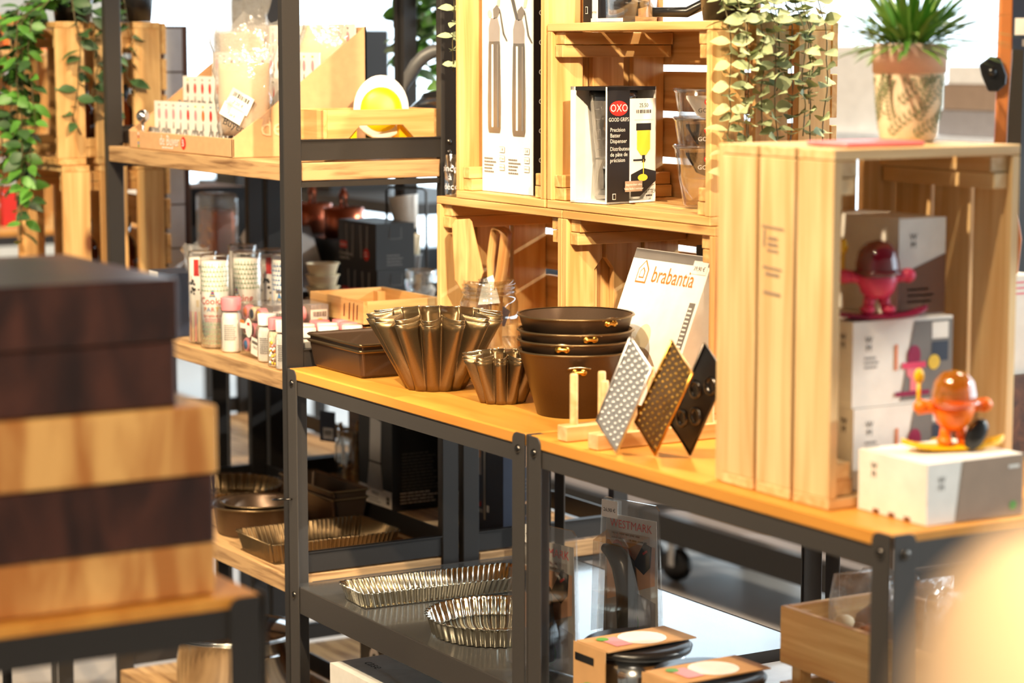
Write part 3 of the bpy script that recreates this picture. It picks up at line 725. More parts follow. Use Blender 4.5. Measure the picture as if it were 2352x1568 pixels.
b = MB(); b.box((0, 0, .066), (.12, .10, .132), 'navy'); F = face('F', .12, .10, .132); b.rect(F, -.035, 0, .05, .128, 'white_card'); b.rect(F, -.035, .02, .03, .03, 'ink_grey', .001); b.build('box_body', t)
r = random.Random(6); b = MB(); rings = [[(.03+(.03+.01*i)*cos(q)+r.uniform(-.006, .006), .02+.02*sin(q)+r.uniform(-.005, .005), .133+.016*i+(r.uniform(-.008, .012) if i == 3 else 0)) for q in [2*pi*j/16 for j in range(16)]] for i in range(4)]
b.loops(rings, 'bag_plastic', True); b.build('crumpled_bag', t)

# ------------------------------------------------------------------ cake tins on the lower rack shelf
def flute(n, d): return lambda t, r, z: r+d*cos(n*t)
def round_fluted(label, loc, r0, h, m, n=36, d=.003, label_card=False, nm='fluted_tart_tin'):
    t = thing(nm, label, 'tart tin', loc); N = n*8
    b = MB(); b.lathe([(r0*.9, 0.001), (r0-.004, h-.003), (r0, h), (r0-.003, h-.001), (r0*.9-.0015, .003)], m, N, fr=flute(n, d))
    b.build('fluted_wall', t)
    b = MB(); b.lathe([(.0001, 0), (r0*.9-.004, 0), (r0*.9-.004, .0022), (.0001, .0022)], m, 48); b.build('base', t)
    if label_card:
        b = MB(); F = FR((0, 0, .0024), (cos(.5), sin(.5), 0), (-sin(.5), cos(.5), 0)); b.rect(F, .045, -.03, .075, .058, 'white_card')
        b.lines(F, .03, -.012, .03, 6, .005, .0015, 'ink', .0012); b.disc(F, .06, -.028, .006, 'red_ink', .0012); b.disc(F, .056, -.04, .004, 'red_ink', .0012); b.rect(F, .062, -.018, .012, .002, 'red_ink', .0012, .6)
        b.build('price_card', t)
    return t
def rect_fluted(label, loc, lx, ly, h, m, rz=0, p=.0115, d=.0024, card=None):
    t = thing('fluted_tart_tin', label, 'tart tin', loc, rz)
    def ring(x, y, z, rc=.018, dd=d):
        pts = []; segs = [((x/2-rc, -y/2), (-1, 0), x-2*rc)]
        P = []
        def line(a, bb):
            L = hypot(bb[0]-a[0], bb[1]-a[1]); k = 64 if L > .2 else 32
            k = max(1, round((lx if abs(bb[0]-a[0]) > abs(bb[1]-a[1]) else ly)/p))*8
            for i in range(k): P.append((a[0]+(bb[0]-a[0])*i/k, a[1]+(bb[1]-a[1])*i/k))
        def arc(c, a0):
            for i in range(16): P.append((c[0]+rc*cos(a0+pi/2*i/16), c[1]+rc*sin(a0+pi/2*i/16)))
        line((-x/2+rc, -y/2), (x/2-rc, -y/2)); arc((x/2-rc, -y/2+rc), -pi/2); line((x/2, -y/2+rc), (x/2, y/2-rc)); arc((x/2-rc, y/2-rc), 0)
        line((x/2-rc, y/2), (-x/2+rc, y/2)); arc((-x/2+rc, y/2-rc), pi/2); line((-x/2, y/2-rc), (-x/2, -y/2+rc)); arc((-x/2+rc, -y/2+rc), pi)
        n = len(P); acc = 0; out = []
        for i in range(n):
            a, bq, c = P[i-1], P[i], P[(i+1) % n]; acc += hypot(bq[0]-a[0], bq[1]-a[1])
            tx, ty = c[0]-a[0], c[1]-a[1]; L = hypot(tx, ty) or 1; o = dd*cos(2*pi*i/8)
            out.append((bq[0]+ty/L*o, bq[1]-tx/L*o, z))
        return out
    k = .022
    b = MB(); b.loops([ring(lx-k, ly-k, .001), ring(lx-.004, ly-.004, h-.003), ring(lx, ly, h), ring(lx-.005, ly-.005, h-.001), ring(lx-k-.003, ly-k-.003, .003)], m, True); b.build('fluted_wall', t)
    b = MB(); b.bb((-lx/2+k/2, -ly/2+k/2, 0), (lx/2-k/2, ly/2-k/2, .0018), m)
    b.build('base', t)
    if card:
        b = MB(); F = FR((card[0], card[1], .0019), (1, 0, 0), (0, 1, 0)); b.rect(F, 0, 0, card[2], card[3], 'white_card'); b.lines(F, 0, card[3]*.3, card[2]*.8, 4, card[3]*.17, .002, 'ink_grey', .001); b.disc(F, card[2]*.3, -card[3]*.25, .004, 'red_ink', .0012); b.build('price_card', t)
    return t
rect_fluted('rectangular bronze fluted tart tin at the front of the lower rack shelf', (-4.038, 1.952, Z3), .180, .283, .040, 'bronze', 0, card=(.05, .06, .06, .05))
round_fluted('round bronze fluted flan tin behind the nested cake tins', (-4.60, 2.005, Z3+.0002), .122, .036, 'bronze', 40)
def cake_tin(label, loc, r0, r1, h, m='bronze_dark', n=2, handle=True):
    t = thing('cake_tin', label, 'cake tin', loc, group=None)
    MB().lathe([(.0001, 0), (r0, 0), (r0+.004, .004), (r1, h-.004), (r1+.007, h-.002), (r1+.008, h), (r1+.004, h+.001), (r1-.001, h-.005), (r0+.001, .005), (.0001, .003)], m, 56).build('pan', t)
    MB().lathe([(r1+.0065, h-.0025), (r1+.0095, h-.0005), (r1+.0075, h+.0012)], 'bronze', 56).build('rolled_rim', t)
    return t
cake_tin('large round cake tin on the lower rack shelf with a smaller one in it', (-4.262, 1.925, Z3), .080, .092, .060)
cake_tin('smaller round cake tin nested inside the larger one on the lower rack shelf', (-4.260, 1.926, Z3+.006), .062, .070, .057)
def loaf_tin(label, loc, lx, ly, h, rz, m='bronze_dark', taper=.016, rim='bronze'):
    t = thing('baking_tin', label, 'baking tin', loc, rz)
    def rr(x, y, z, rc=.008):
        return [(cx_+rc*cos(a), cy_+rc*sin(a), z) for cx_, cy_, a0 in ((x/2-rc, -y/2+rc, -pi/2), (x/2-rc, y/2-rc, 0), (-x/2+rc, y/2-rc, pi/2), (-x/2+rc, -y/2+rc, pi)) for a in [a0+pi/2*i/5 for i in range(6)]]
    b = MB(); b.loops([rr(lx-taper-.006, ly-taper-.006, 0), rr(lx-taper, ly-taper, .004), rr(lx, ly, h-.005), rr(lx+.006, ly+.006, h-.002), rr(lx+.006, ly+.006, h), rr(lx-.002, ly-.002, h-.004), rr(lx-taper-.003, ly-taper-.003, .005)], m, False, True, True); b.build('pan', t, bevel=.001)
    b = MB(); b.loops([rr(lx+.004, ly+.004, h-.0042), rr(lx+.0095, ly+.0095, h-.001), rr(lx+.004, ly+.004, h+.0012)], rim, True); b.build('rolled_rim', t)
    return t
loaf_tin('brown loaf tin at the rear of the lower rack shelf, upper of two', (-4.29, 2.088, Z3+.0165), .25, .082, .068, radians(0))
loaf_tin('brown loaf tin at the rear of the lower rack shelf, lower of two', (-4.29, 2.088, Z3), .25, .082, .068, radians(0))
# bottom of the rack: glass lidded pots and cartons
def pot(label, loc, r0, h):
    t = thing('cooking_pot', label, 'pot', loc)
    MB().lathe([(.0001, 0), (r0-.006, 0), (r0, .006), (r0, h), (r0+.007, h+.002), (r0+.007, h+.004), (r0-.002, h+.003), (r0-.002, .006), (.0001, .004)], 'steel', 48).build('pot_body', t)
    MB().lathe([(r0+.004, h+.005), (r0+.006, h+.009), (r0-.004, h+.011), (r0-.006, h+.006)], 'steel', 48).build('lid_rim', t)
    MB().lathe([(r0-.005, h+.009), (r0*.7, h+.018), (r0*.3, h+.022), (.0001, h+.023)], 'smoke', 40).build('glass_lid', t)
    MB().lathe([(.006, h+.024), (.006, h+.038), (.018, h+.042), (.018, h+.052), (.0001, h+.054)], 'black_plastic', 20).build('lid_knob', t)
    for s in (-1, 1): MB().tube([(s*r0, -.03, h-.02), (s*(r0+.03), -.022, h-.018), (s*(r0+.03), .022, h-.018), (s*r0, .03, h-.02)], .005, 'steel').build('handle', t)
    return t
pot('wide steel pot with glass lid on the bottom rack shelf behind the near bench leg', (-4.485, 1.972, Z4), .130, .118)
def carton(name, label, a0, a1, a2, rz=0, prints=None, group=None, cat='box', rot=None, bevel=.0015):
    size, base, loc = (a0, a1, a2) if isinstance(a1, str) else (a1, a2, a0)
    b = MB(); b.box((0, 0, size[2]/2), size, base)
    if prints: prints(b, lambda w_: face(w_, *size))
    o = b.build(name, None, loc, rz, bevel=0)
    if rot: o.rotation_euler = rot
    return tag(o, label, cat, group)
def pr(b, f):
    F = f('F'); b.rect(F, 0, 0, .10, .18, 'black_card'); b.disc(F, 0, .02, .022, 'white_card', .001); b.disc(F, 0, .02, .010, 'ink', .0014); b.rect(F, 0, -.085, .118, .025, 'white_card', .001); b.txt(F, 'CUISSON', 0, .075, .018, 'white_card', .0012)
carton('pan_box', 'black and white pan carton standing on the bottom rack shelf', (-4.055, 2.11, Z4), (.13, .05, .25), 'black_card', 0, pr)
# ------------------------------------------------------------------ goods on the bench top
ZT = CZ0
loaf_tin('shallow square brown baking tin, upper of the two stacked beside the rack', (-3.740, 1.972, ZT+.0112), .212, .255, .050, 0, 'bronze_dark', .012)
loaf_tin('shallow square brown baking tin, lower of the two stacked beside the rack', (-3.740, 1.972, ZT), .212, .255, .050, 0, 'bronze_dark', .012)
def brioche(label, loc, r0, r1, h, amp, rz, n=11):
    t = thing('brioche_mould', label, 'cake mould', loc, rz)
    def fr(tt, r, z):
        k = (z/h)
        return r-(amp*k**1.15+.0035)*(1-math.sqrt(sin(n*tt/2)**2+.015))*1.35
    P = [(r0+(r1-r0)*i/10, h*i/10) for i in range(11)]
    def lift(b):
        for v in b.v:
            if v.z > h*.4: v.z += .0065*h/.12*(1-abs(sin(n*math.atan2(v.y, v.x)/2)))**1.5*((v.z-h*.4)/(h*.6))
    b = MB(); b.lathe([(.0001, 0.0005), (r0*.7, 0)]+P, 'bronze', n*20, fr=lambda tt, r, z: fr(tt, r, z) if r >= r0 else r*.95); lift(b); b.build('fluted_wall', t, solid=.0012)
    b = MB(); b.lathe([(r1-.0012, h-.0006), (r1+.0012, h-.0006), (r1+.0012, h+.0010), (r1-.0012, h+.0010), (r1-.0012, h-.0006)], 'rim_steel', n*20, fr=lambda tt, r, z: fr(tt, r, h)); lift(b); b.build('rim', t)
    return t
for k, z in enumerate((0, .0085)):
    brioche('large deep fluted brioche mould in bronze, %s of the nested pair' % ('outer', 'inner')[k], (-3.480, 1.912, ZT+z), .052, .118, .120, .033, .12, 13)
for k, z in enumerate((0, .0060)):
    brioche('small fluted brioche mould in bronze, %s of the nested pair beside the tall tins' % ('outer', 'inner')[k], (-3.285, 1.932, ZT+z), .0385, .068, .073, .020, .25, 11)
def tall_tin(label, z, a):
    t = thing('springform_tin', label, 'cake tin', (-3.120, 1.972, ZT+z), group=None); h = .104; r0, r1 = .0625, .0915
    MB().lathe([(.0001, 0), (r0, 0), (r1, h-.002), (r1+.003, h), (r1-.0005, h-.001), (r0-.0012, .0015), (.0001, .0015)], 'bronze_dark', 72).build('pan', t)
    MB().lathe([(r1+.0005, h-.003), (r1+.0038, h-.001), (r1+.0025, h+.0012), (r1-.0005, h+.0006)], 'bronze', 72).build('rolled_rim', t)
    r = r1-.0035; cz = h-.026 if z == 0 else h-.0075
    c = MB()
    for s in (-1, 1): c.lathe([(.0001, .004), (.0045, .004), (.006, .002), (.006, 0)], 'brass', 16, X=Matrix.Translation((r*cos(a+s*.075), r*sin(a+s*.075), cz)) @ Matrix.Rotation(a, 4, 'Z') @ Matrix.Rotation(pi/2, 4, 'Y'))
    pts = [((r+.004)*cos(a+q), (r+.004)*sin(a+q), cz+.006+.002*cos(q*9)) for q in [-.20+.04*i for i in range(11)]]; c.tube(pts, .0018, 'rim_steel')
    c.tube([((r+.005)*cos(a+q), (r+.005)*sin(a+q), cz) for q in [-.1+.04*i for i in range(6)]], .003, 'brass'); c.build('clasp', t)
    return t
for k, (z, a) in enumerate(((0, -.50), (.0172, -.80), (.0330, -.30), (.0572, .10))):
    tall_tin('tall brown springform tin, %s in the stack of four' % ('lowest, with brass clasp', 'second from the bottom', 'third from the bottom', 'topmost, open to view')[k], z, a)

# little plate rack with graters
t = thing('plate_rack', 'pale wooden plate rack with two rails holding metal graters', 'plate rack', (-2.855, 1.94, ZT))
for x in (-.045, .040): MB().box((x, 0, .0115), (.026, .262, .023), 'pine_pale', axis=1).build('rail', t, bevel=.001)
for k, yy in enumerate((-.110, -.060, -.020, .030, .080)):
    for x in (-.045, .040): MB().lathe([(.0062, .02), (.0062, .098), (.0052, .1005), (.0001, .101)], 'pine_pale', 14, c=(x, yy, 0)).build('dowel', t)
def grater(label, B, Lv, Sv, m, holes, frame='steel'):
    t = thing('grater_plate', label, 'grater', B); Lv = Vector(Lv); Sv = Vector(Sv)
    u = Sv.normalized(); v = (Lv-u*Lv.dot(u)).normalized(); F = FR((0, 0, 0), u, v); w_, h_ = Sv.length, Lv.length
    if F.n.dot(Vector((.86, -.51, .2))) < 0: F.n = -F.n
    b = MB(); b.prism([(.003, 0), (w_-.003, 0), (w_, .004), (w_, h_-.004), (w_-.003, h_), (.003, h_), (0, h_-.004), (0, .004)], .0012, m, F); b.build('plate', t)
    b = MB()
    for i in range(int(h_/.011)):
        for j in range(int(w_/.011)):
            c = F.p(.007+.011*j+(.0035 if i % 2 else 0), .009+.011*i, .0002)
            if holes == 'bumps':
                A = [c+F.u*.0036*cos(q)+F.v*.0030*sin(q) for q in (0, pi*.25, pi*.5, pi*.75, pi)]; top = c+F.n*.0026
                b.add(A+[top], [(0, 1, 5), (1, 2, 5), (2, 3, 5), (3, 4, 5), (4, 0, 5)], frame)
    if holes == 'rings':
        for (i, j) in ((.3, .75), (.7, .55), (.35, .35), (.72, .18)):
            X = Matrix(((F.u.x, F.v.x, F.n.x, 0), (F.u.y, F.v.y, F.n.y, 0), (F.u.z, F.v.z, F.n.z, 0), (0, 0, 0, 1))); X.translation = F.p(w_*i, h_*j, 0)
            b.lathe([(.008, .0002), (.010, .003), (.013, .003), (.014, .0002)], frame, 20, X=X)
    if b.f: b.build('teeth', t)
    b = MB(); q = [F.p(*p, .001) for p in ((0, 0), (w_, 0), (w_, h_), (0, h_))]; b.tube([q[0], q[3], q[2], q[1], q[0]], .0020, frame); b.build('wire_edge', t)
    return t
grater('bright steel grater plate standing first in the wooden plate rack', (-2.758, 1.815, ZT+.003), (.096, -.002, .128), (-.057, .002, .039), 'steel_bright', 'bumps', 'steel_bright')
grater('dark steel grater plate with golden edge, second in the wooden plate rack', (-2.715, 1.853, ZT+.003), (.096, -.002, .129), (-.055, .002, .040), 'bronze', 'bumps', 'brass')
grater('dark plate with round holes, last in the wooden plate rack', (-2.690, 1.897, ZT+.003), (.090, -.002, .125), (-.055, .002, .038), 'black_plastic', 'rings', 'bolt_steel')

# leaning white tin box
t = thing('storage_tin', 'large white flat box with orange house logo leaning back against the crates', 'box', (-3.082, 2.044, ZT+.0166), rot=(-radians(21.3), 0, 0))
b = MB(); b.box((0, .022, .128), (.218, .044, .256), 'white_print'); F = FR((0, 0, .128), (1, 0, 0), (0, 0, 1))
b.rect(F, 0, .119, .216, .016, 'ink_grey')
b.txt(F, 'brabantia', .020, .086, .039, 'orange_ink', sx=.82)
hx, hy = -.068, .088
b.poly(F, [(hx-.015, hy-.018), (hx+.015, hy-.018), (hx+.015, hy+.006), (hx, hy+.022), (hx-.015, hy+.006)], 'orange_ink'); b.poly(F, [(hx-.0125, hy-.0155), (hx+.0125, hy-.0155), (hx+.0125, hy+.005), (hx, hy+.0185), (hx-.0125, hy+.005)], 'white_print', .0010)
b.poly(F, [(hx-.007, hy-.010), (hx+.007, hy-.010), (hx+.007, hy+.002), (hx, hy+.009), (hx-.007, hy+.002)], 'orange_ink', .0014); b.poly(F, [(hx-.005, hy-.008), (hx+.005, hy-.008), (hx+.005, hy+.001), (hx, hy+.006), (hx-.005, hy+.001)], 'white_print', .0018)
b.poly(F, [(-.07+.13*i/16, -.075+.040*sin(pi*i/16)) for i in range(17)], 'taupe'); b.disc(F, -.01, -.02, .020, 'cream', e=1.2); b.rect(F, .094, .0, .016, .10, 'ink_grey'); b.lines(F, .094, .04, .012, 12, .007, .003, 'white_print', .001)
b.rect(F, .09, -.08, .03, .02, 'skin_ink'); b.rect(F, .02, -.085, .03, .03, 'ink_grey', .001); b.rect(F, .084, .108, .04, .022, 'white_card', .001); b.txt(F, '39,90 €', .084, .106, .010, 'ink', .0014)
b.build('tin_body', t, bevel=.002)

# jar of olive wood tools inside the first crate
JX, JY, JZ = -3.706, 2.150, CZ0+.0152
t = thing('glass_jar', 'big clear screw neck glass jar holding olive wood spatulas and tongs', 'jar', (JX, JY, JZ))
b = MB(); R_ = .055
b.lathe([(.0001, .001), (R_-.006, .001), (R_, .008), (R_, .100), (R_-.003, .108), (.049, .113), (.0495, .116), (.0515, .118), (.0495, .120), (.0495, .124), (.0515, .126), (.0495, .128), (.0495, .132), (.0515, .134), (.0495, .136), (.0490, .142), (.0475, .142), (.0472, .112)], 'clear', 44); b.build('jar_glass', t)
b = MB(); i0 = 0; b.txt(FLAT, 'lle', -.034, .070, .034, 'white_card'); b.txt(FLAT, 'spatu', -.088, .075, .034, 'white_card'); wrap(b, i0, R_+.0004, CAM_A); b.build('white_lettering', t)
UR = (sin(TH), cos(TH), 0); k = 1/1222
def pxpoly(P, cx=1120, cy=815): return [((x-cx)*k, (cy-y)*k) for x, y in P]
def stick(name, label, cat, P, y0, th, m, rz=0, lean=0):
    F = FR((0, 0, 0), UR, (0, 0, 1)); b = MB()
    b.prism(P[::-1], th, m, F); o = b.build(name, None, (JX-F.n.x*-y0, JY-F.n.y*-y0, JZ+.002), bevel=.0012)
    return tag(o, label, cat)
stick('wooden_spatula', 'broad olive wood spatula standing in the glass jar', 'spatula', pxpoly([(1037, 520), (1045, 507), (1077, 505), (1083, 512), (1109, 626), (1094, 668), (1092, 690), (1108, 796), (1092, 796), (1074, 692), (1043, 645)]), .012, .006, 'olive_wood')
stick('wooden_spatula', 'striped olive wood utensil handle standing behind the tag in the jar', 'spatula', pxpoly([(1098, 690), (1118, 688), (1136, 760), (1140, 798), (1122, 798)]), -.004, .008, 'olive_wood')
b = MB(); a_ = [(1137, 798), (1140, 640), (1131, 570), (1146, 532), (1151, 525), (1190, 532), (1188, 548), (1160, 660), (1154, 798)]
F = FR((0, 0, 0), UR, (0, 0, 1))
def band(P, wd, m):
    vs = []; fs = []
    for x, y in P: vs += [F.p(x, y, -wd/2), F.p(x, y, wd/2)]
    for i in range(len(P)-1): fs.append((2*i, 2*i+2, 2*i+3, 2*i+1))
    gr = [Vector((i//2*.02, (i % 2)*.03, 0)) for i in range(len(vs))]
    b.add(vs, fs, m, True, gr)
band(pxpoly([(1142, 796), (1141, 690), (1134, 600), (1146, 545), (1152, 528), (1160, 524), (1178, 528), (1188, 536), (1186, 552), (1172, 620), (1152, 690), (1148, 796)]), .024, 'olive_wood')
tag(b.build('wooden_tongs', None, (JX, JY, JZ+.002), rz=-.95, solid=.004), 'bent wood tongs standing at the right of the glass jar', 'tongs')
b = MB(); b.poly(F, pxpoly([(1096, 698), (1146, 694), (1142, 676), (1130, 630), (1108, 640)]), 'white_card', .034); b.barcode(F, -.010, .140, .016, .012, 'ink', .0350, .3)
tag(b.build('price_tag', None, (JX, JY, JZ+.002), solid=.0006), 'white price tag stuck on the spatulas in the jar', 'price tag')
b = MB(); P = pxpoly([(1120, 702), (1138, 696), (1169, 716), (1156, 752), (1140, 748)]); b.poly(F, P, 'navy', .004)
for q in range(16): b.rect(F, .015+.010*cos(q*pi/8)*.6, .070+.010*sin(q*pi/8)*.6, .006, .0012, 'white_card', .0046, q*pi/8)
tag(b.build('swing_tag', None, (JX, JY, JZ+.002), solid=.0008), 'dark card tag with a white burst inside the glass jar', 'tag')

# egg plate against the raised pine tray
t = thing('egg_tray', 'smoky brown plate with two white egg halves behind the square baking tins', 'egg tray', (-3.888, 2.075, Z2), rot=(0, radians(-9), 0))
b = MB(); F = FR((0, 0, 0), (0, 1, 0), (0, 0, 1)); b.prism([(-.050, 0), (.050, 0), (.046, .070), (.032, .094), (-.026, .094), (-.046, .070)], .004, 'smoke', F); b.build('plate', t)
for s in (-1, 1): MB().blob((.004, .018*s+.002, .074), (.008, .0135, .012), 'white_ceramic').build('egg_half', t)

# wrapped tool and tag between moulds and crate
t = thing('wrapped_board', 'wooden tool in clear wrap with a price label lying between moulds and crate', 'kitchen tool', (-3.400, 2.032, ZT+.0005), radians(30))
MB().box((0, 0, .008), (.16, .045, .012), 'olive_wood').build('wooden_blade', t, bevel=.002)
MB().box((0, 0, .009), (.18, .060, .017), 'clear_plastic').build('clear_wrap', t, bevel=.004, seg=2)
b = MB(); price(b, FR((.035, -.002, .0182), (1, 0, 0), (0, 1, 0)), 0, 0, .05, .034, 0, '12,90 €', True, 7); b.build('price_label', t)
t = thing('glass_plate', 'thin clear plate with dark rim leaning between the moulds and the tall tins', 'plate', (-3.272, 2.060, ZT+.001), rot=(radians(-14), 0, radians(10)))
b = MB(); F = FR((0, 0, 0), (1, 0, 0), (0, 0, 1)); P = [(-.048, 0), (.048, 0), (.048, .07), (-.048, .07)]; b.prism(P, .003, 'smoke', F); b.build('pane', t)
b = MB(); b.tube([F.p(x, y, 0) for x, y in P+[P[0]]], .002, 'black_plastic'); b.build('dark_rim', t)

# ------------------------------------------------------------------ what stands in the stacked crates
ZU = CZ0+.309+.0152
t = thing('whipper_box', 'tall white carton printed with two cream whippers, standing in the upright crate', 'box', (-3.604, 2.160, ZU))
W, D, H = .180, .060, .405
b = MB(); b.box((0, 0, H/2), (W, D, H), 'white_print'); F = face('F', W, D, H)
G = face('R', W, D, H); b.rect(G, 0, 0, D-.001, H-.001, 'black_card')
for q in range(6): b.disc(G, -.014, -.14+.052*q, .0045, 'white_card', .001); b.disc(G, -.014, -.14+.052*q, .0034, 'black_card', .0014); b.rect(G, -.014, -.14+.052*q, .002, .004, 'white_card', .0018)
for u in (-.045, .042):
    o = -.004 if u > 0 else 0
    pts = [(-.0195, -.083), (.0195, -.083), (.0225, -.075), (.0235, -.03), (.0205, .075), (.019, .082), (-.019, .082), (-.0205, .075), (-.0235, -.03), (-.0225, -.075)]
    b.poly(F, [(u+x, y-.012+o) for x, y in pts], 'brushed', .0010)
    b.rect(F, u-.006, -.01+o, .007, .15, 'white_card', .0013); b.rect(F, u+.013, -.01+o, .006, .15, 'ink_grey', .0013)
    b.poly(F, [(u-.019, .070+o), (u+.019, .070+o), (u+.0195, .095+o), (u+.012, .112+o), (u-.012, .112+o), (u-.0195, .095+o)], 'grey_card', .0012)
    b.poly(F, [(u-.002, .110+o), (u+.010, .112+o), (u+.022, .126+o), (u+.010, .136+o), (u-.004, .128+o)], 'ink_grey', .0012)
    b.poly(F, [(u+.018, .128+o), (u+.023, .124+o), (u+.036, .085+o), (u+.047, .072+o), (u+.044, .070+o), (u+.031, .083+o)], 'brushed', .0014)
    if u < 0: b.poly(F, [(u+.010, .135+o), (u+.018, .133+o), (u+.032, .19+o), (u+.026, .19+o)], 'cream', .0014); b.disc(F, u-.016, .12+o, .007, 'cream', .0014)
    else: b.poly(F, [(u-.010, .112+o), (u+.000, .112+o), (u-.030, .180+o), (u-.040, .175+o)], 'brushed', .0014); b.poly(F, [(u+.016, .133+o), (u+.024, .133+o), (u+.044, .185+o), (u+.036, .192+o)], 'cream', .0014)
    b.lines(F, u-.016, -.142, .042, 5, .006, .0026, 'ink_grey', .001, seed=3)
    for q in range(3): b.rect(F, u+.028, -.125-.016*q, .018, .011, 'ink_grey', .001); b.rect(F, u+.028, -.125-.016*q, .0165, .0095, 'white_print', .0014); b.txt(F, ('14', '27 bar', '1000 ml')[q], u+.028, -.125-.016*q, (.010, .006, .005)[q], 'ink_grey', .0018)
b.build('carton', t)

t = thing('dispenser_box', 'batter dispenser in its black and white open carton, left in the crate', 'box', (-3.308, 2.165, ZU), radians(12))
W, D, H = .088, .118, .196
b = MB(); b.bb((-W/2, -D/2, 0), (W/2, D/2, .003), 'white_card'); b.bb((-W/2, -D/2+.001, 0), (-W/2+.002, D/2, H), 'white_card'); b.bb((-W/2, D/2-.002, 0), (W/2, D/2, H), 'white_card')
b.bb((-W/2, -D/2, H-.006), (W/2, D/2, H), 'black_card')
b.bb((W/2-.002, -D/2, 0), (W/2, -D/2+.054, H), 'black_card'); b.bb((W/2-.002, -D/2+.054, .03), (W/2, D/2, H-.02), 'white_card'); b.bb((W/2-.003, -D/2-.0005, 0), (W/2, -D/2+.001, H), 'white_card'); b.bb((-W/2, -D/2, 0), (-W/2+.012, -D/2+.002, H), 'white_card')
G = face('R', W, D, H); c = -D/2+.027
b.disc(G, c, .062, .022, 'red_ink', e=.58); b.txt(G, 'OXO', c, .062, .018, 'white_card', .0016); b.txt(G, 'GOOD GRIPS', c, .043, .0095, 'white_card', sx=.85)
for q, s in enumerate(('Precision', 'Batter', 'Dispenser')): b.txt(G, s, c-.020, .026-.0095*q, .0098, 'white_card', align='L')
for q, s in enumerate(('Distributeur', 'de pâte de', 'précision')): b.txt(G, s, c-.020, -.006-.0095*q, .0098, 'white_card', align='L')
c2 = .028; b.rect(G, c2, .060, .046, .036, 'white_card'); b.txt(G, '25,50', c2, .066, .010, 'ink', .001); b.barcode(G, c2, .056, .036, .006, 'ink', .001)
b.rect(G, c2, .030, .036, .012, 'black_card', .001); b.poly(G, [(c2-.016, .024), (c2+.016, .024), (c2+.016, -.008), (c2+.006, -.018), (c2-.006, -.018), (c2-.016, -.008)], 'yellow_ink', .001); b.rect(G, c2, -.024, .007, .012, 'black_card', .0012); b.rect(G, c2-.010, -.026, .03, .003, 'black_card', .0012)
b.rect(G, c2, -.040, .0022, .030, 'yellow_ink', .0012); b.poly(G, [(-.002, -.050), (c2, -.040), (D/2, -.046), (D/2, -.062), (c2-.008, -.088), (-.002, -.088)], 'black_card', .0009); b.disc(G, c2-.002, -.056, .012, 'yellow_ink', .0014, e=.5)
b.rect(G, .004, -.070, .042, .018, 'taupe', .0016); b.txt(G, 'Easy-to-clean valve', .004, -.067, .0052, 'white_card', .002); b.txt(G, 'Valve facile à nettoyer', .004, -.074, .0052, 'white_card', .002); b.txt(G, 'BETTER', .045, -.080, .009, 'ink', .001); b.lines(G, .045, -.087, .02, 1, .01, .003, 'ink', .001); b.rect(G, c-.010, -.086, .008, .010, 'white_card'); b.rect(G, c-.010, -.086, .006, .008, 'black_card', .001)
b.build('carton', t)
b = MB(); b.lathe([(.030, .075), (.040, .17), (.042, .185), (.040, .186), (.028, .077)], 'clear_plastic', 32); b.lathe([(.026, .006), (.033, .010), (.030, .072), (.0001, .075)], 'clear_plastic', 32); b.build('dispenser_cup', t)
MB().lathe([(.0395, .172), (.0415, .180), (.041, .188), (.0001, .190)], 'black_plastic', 32).build('lid', t)
b = MB(); b.lathe([(.0001, .012), (.026, .012), (.022, .020), (.012, .024), (.012, .042), (.0001, .046)], 'black_plastic', 28); b.tube([(-.02, 0, .02), (-.022, 0, .055), (-.012, 0, .066)], .002, 'grey_plastic'); b.build('valve', t)
b = MB(); i0 = len(b.v)
for q in range(5): b.rect(FLAT, -.006, .09+.017*q, .010, .0012, 'ink_grey'); b.txt(FLAT, ('100', '200', '300', '400', '500')[q], .008, .091+.017*q, .007, 'ink_grey')
wrap(b, i0, lambda z: .030+.1*(z-.075)+.0012, radians(-80)); b.build('measuring_marks', t)
def jug(label, z, card):
    t = thing('measuring_jug', label, 'jug', (-3.105, 2.215, ZU+z), CAM_A)
    MB().lathe([(.0001, .002), (.034, .002), (.038, .006), (.053, .098), (.056, .102), (.052, .101), (.036, .008)], 'clear_plastic', 40).build('jug_wall', t)
    MB().lathe([(.0525, .096), (.0565, .101), (.0545, .1035), (.0515, .102)], 'clear', 40).build('rim', t)
    if card:
        b = MB(); i0 = 0
        b.poly(FLAT, [(-.040, .092), (.045, .092), (.045, .055), (.020, .044), (-.020, .060), (-.040, .088)], card)
        b.disc(FLAT, .010, .082, .018, 'red_ink', .0012, e=.55); b.txt(FLAT, 'OXO', .010, .082, .014, 'white_card', .0018); b.txt(FLAT, 'GOOD GRIPS', .012, .068, .010, 'white_card' if card == 'black_card' else 'ink', .0014); b.lines(FLAT, .016, .060, .03, 2, .005, .0025, 'white_card' if card == 'black_card' else 'ink', .0014)
        wrap(b, i0, lambda z_: .037+.163*(z_-.006)+.0008, 0); b.build('card_sleeve', t)
    b = MB(); b.tube([(.0 , .056, .096), (.0, .072, .097), (0, .080, .088), (0, .080, .066)], .0055, 'clear_plastic', 10); b.build('handle', t)
jug('clear measuring jug, lowest of three nested in the crate', 0, 'black_card')
jug('clear measuring jug with black sleeve, middle of three nested in the crate', .046, 'black_card')
jug('clear measuring jug with white sleeve, topmost of three nested in the crate', .092, 'white_card')
carton('knife_box', 'black carton at the back of the crate behind the leaning white tin', (-3.055, 2.265, CZ0+.0152), (.15, .10, .245), 'black_card', 0, lambda b, f: (b.rect(f('F'), .01, .06, .10, .03, 'ink'), b.disc(f('F'), .02, .07, .012, 'grey_card', .001)))
